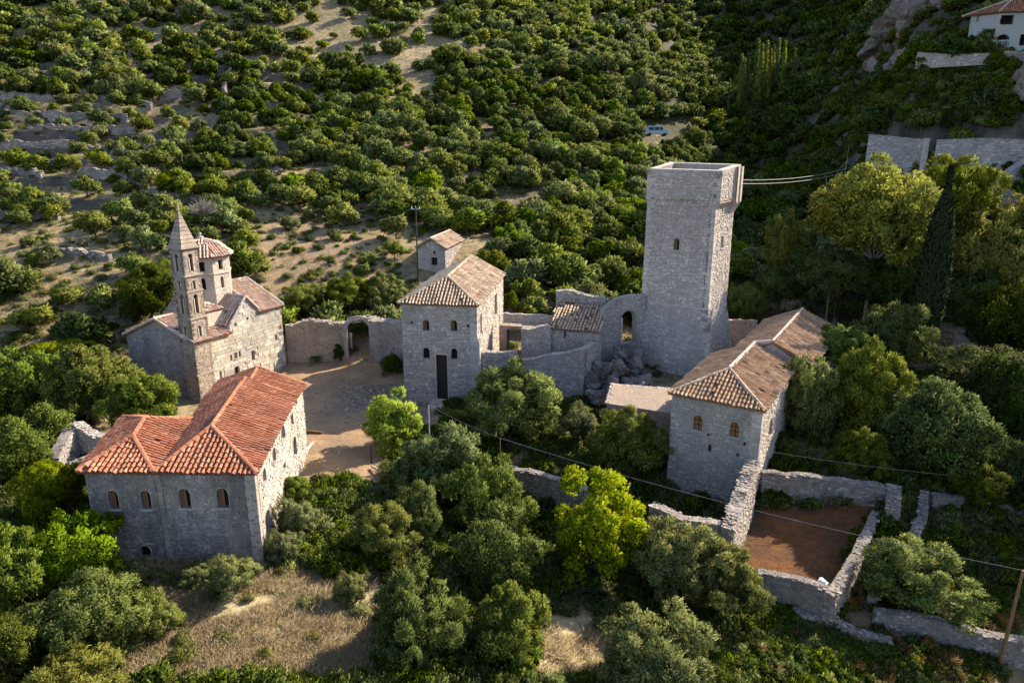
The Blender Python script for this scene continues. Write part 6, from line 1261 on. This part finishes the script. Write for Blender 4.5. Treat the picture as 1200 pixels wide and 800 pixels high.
# extra tufts for the dry slope in the foreground
for i in range(9000):
    px, py = random.uniform(120, 460), random.uniform(655, 812)
    if inpoly((px, py), fgdry): p = PZ(px, py, -.4); out['t0' if random.random() < .7 else 't1'].append((p.x, p.y, None, random.uniform(.5, 1.1)))
clump = lambda t: vnoise(np.array([t[0]]), np.array([t[1]]), 1.1, 41)[0] + .35 * vnoise(np.array([t[0]]), np.array([t[1]]), 4, 42)[0] > .52
for k_ in ('t0', 't1'): out[k_] = [t for t in out[k_] if t[1] > 50 or clump(t)]
for k_ in ('t0', 't1'):
    A_ = np.array([(a_, b_) for a_, b_, c_, d_ in out[k_]]); hz = height(A_[:, 0], A_[:, 1]); out[k_] = [(a_[0], a_[1], h_, t_[3]) for a_, h_, t_ in zip(A_, hz, out[k_])]
# one bush of each sort stands by itself and lends its mesh to the undergrowth
spec = {'dry': ('shrub', 'low grey green bush in the dry grass beside the house corner', SH['dry'], 335, 668), 'green': ('shrub', 'low dark bush at the foot of the dark retaining wall', SH['green'], 640, 655), 'lush': ('shrub', 'low bright green bush near the path edge stones', SH['lush'], 905, 735), 'rust': ('bracken', 'clump of rusty bracken beside the near end of the path', SH['rust'], 1110, 785),
        't0': ('grass_tuft', 'spreading straw tuft in the middle of the dry grass', TF[0], 300, 740), 't1': ('grass_tuft', 'upright straw tuft in the middle of the dry grass', TF[1], 340, 760), 'tg': ('grass_tuft', 'fresh green tuft below the front plot wall', TF[2], 930, 705)}
names = {'dry': ('undergrowth', 'grey green scrub between the trees'), 'green': ('undergrowth', 'dark evergreen scrub under the trees'), 'lush': ('undergrowth', 'bright green scrub between the walls'), 'rust': ('undergrowth', 'rusty bracken among the scrub'), 't0': ('grass', 'dry straw coloured grass on the open ground'), 't1': ('grass', 'taller dry grass stalks on the open ground'), 'tg': ('grass', 'fresh green grass along the path and plot')}
for k_, v in out.items():
    nm, lb, me, px, py = spec[k_]; hh = hit(px, py); s_ = src(nm, lb, me, hh[0], hh[1], hh[2], 1.0 if k_[0] == 't' else .8, 'grass' if k_[0] == 't' else 'shrub'); scatter(names[k_][0], names[k_][1], v, [s_])
# ------------------------------------------------------------------ rocks of the cliff and outcrops of the slope
for i, (px, py, s_, lb) in enumerate([(318, 205, 2.2, 'grey outcrop in the thicket above the orchard'), (382, 178, 1.6, 'pale boulder catching sun in the thicket above the orchard'), (328, 228, 1.8, 'dark outcrop at the lower edge of the thicket'), (525, 4, 4, 'grey rocks at the top of the hill in the middle'), (575, 2, 4, 'bluish rocks at the top of the hill near the ravine'), (728, 36, 4.5, 'bluish rock face on the edge of the ravine'), (690, 14, 3, 'pale rock at the top of the ravine edge'), (460, 250, 1.1, 'small pale rocks behind the bare orchard'), (1050, 40, 5, 'brown crag left of the villa terrace'), (1035, 62, 4.5, 'pinkish crag at the cliff foot left of the villa'), (1075, 20, 5, 'brown cliff block above the villa terrace'), (1100, 8, 5, 'weathered cliff block beside the villa roof'), (1030, 90, 3, 'bluish rock rib below the crag'), (1195, 105, 3.5, 'dark rock face under the villa wall'), (1060, 75, 3, 'small crag by the villa terrace wall')]):
    hh = hit(px, py)
    if hh: rock('rock_outcrop', lb, hh[0], hh[1] + s_ * .3, hh[2], s_ * 1.1, s_, s_ * 1.15, i + 20, M['cliff'] if px > 1000 else M['rock'])
# dry stone terrace walls on the left slope
TW = [([(0, 120), (40, 121), (72, 123)], 'upper'), ([(120, 120), (160, 124), (178, 127)], ''), ([(0, 137), (60, 138), (150, 142)], ''), ([(35, 152), (110, 155), (160, 157)], ''), ([(0, 175), (60, 172), (90, 176)], ''), ([(95, 180), (150, 183), (190, 190)], ''), ([(188, 112), (215, 114)], ''), ([(268, 75), (300, 83)], ''), ([(175, 228), (240, 236)], ''), ([(95, 205), (150, 212)], ''), ([(0, 255), (70, 258)], ''), ([(60, 300), (130, 308)], ''), ([(280, 62), (262, 110)], ''), ([(0, 205), (50, 208)], '')]
TL = ['highest terrace wall at the frame edge on the left slope', 'terrace wall stub above the dense thicket', 'long terrace wall second from the top of the left slope', 'terrace wall in the middle of the walled olive rows', 'lowest dark wall of the olive rows at the frame edge', 'lowest long terrace wall running into the thicket', 'short terrace wall against the dark thicket', 'short bluish wall high on the hill right of the terraces', 'rocky terrace wall beneath the bare grey bush', 'terrace wall above the dry slope over the church', 'low wall at the frame edge above the dry slope', 'low field wall just uphill of the church dome', 'thin field wall climbing beside the small bare field', 'stub of terrace wall at the frame edge above the dry slope']
for (L_, _), lb in zip(TW, TL):
    pts = [hit(a_, b_) for a_, b_ in L_]; pts = [(p_[0], p_[1], p_[2] + 1.0) for p_ in pts if p_]
    if len(pts) > 1: rubble_wall('field_wall', lb, 'wall', pts, min(p_[2] for p_ in pts) - 2.6, .6, M['mortar_dark'], M['stone_dark'], 'dry stone terrace walls on the hill', jag=.35, sw=(.3, .8), sh=(.2, .4))
for o in S.objects:
    if o.type == 'MESH' and o.modifiers: pass
print('objects', len(S.objects), 'time', time.time() - T0)
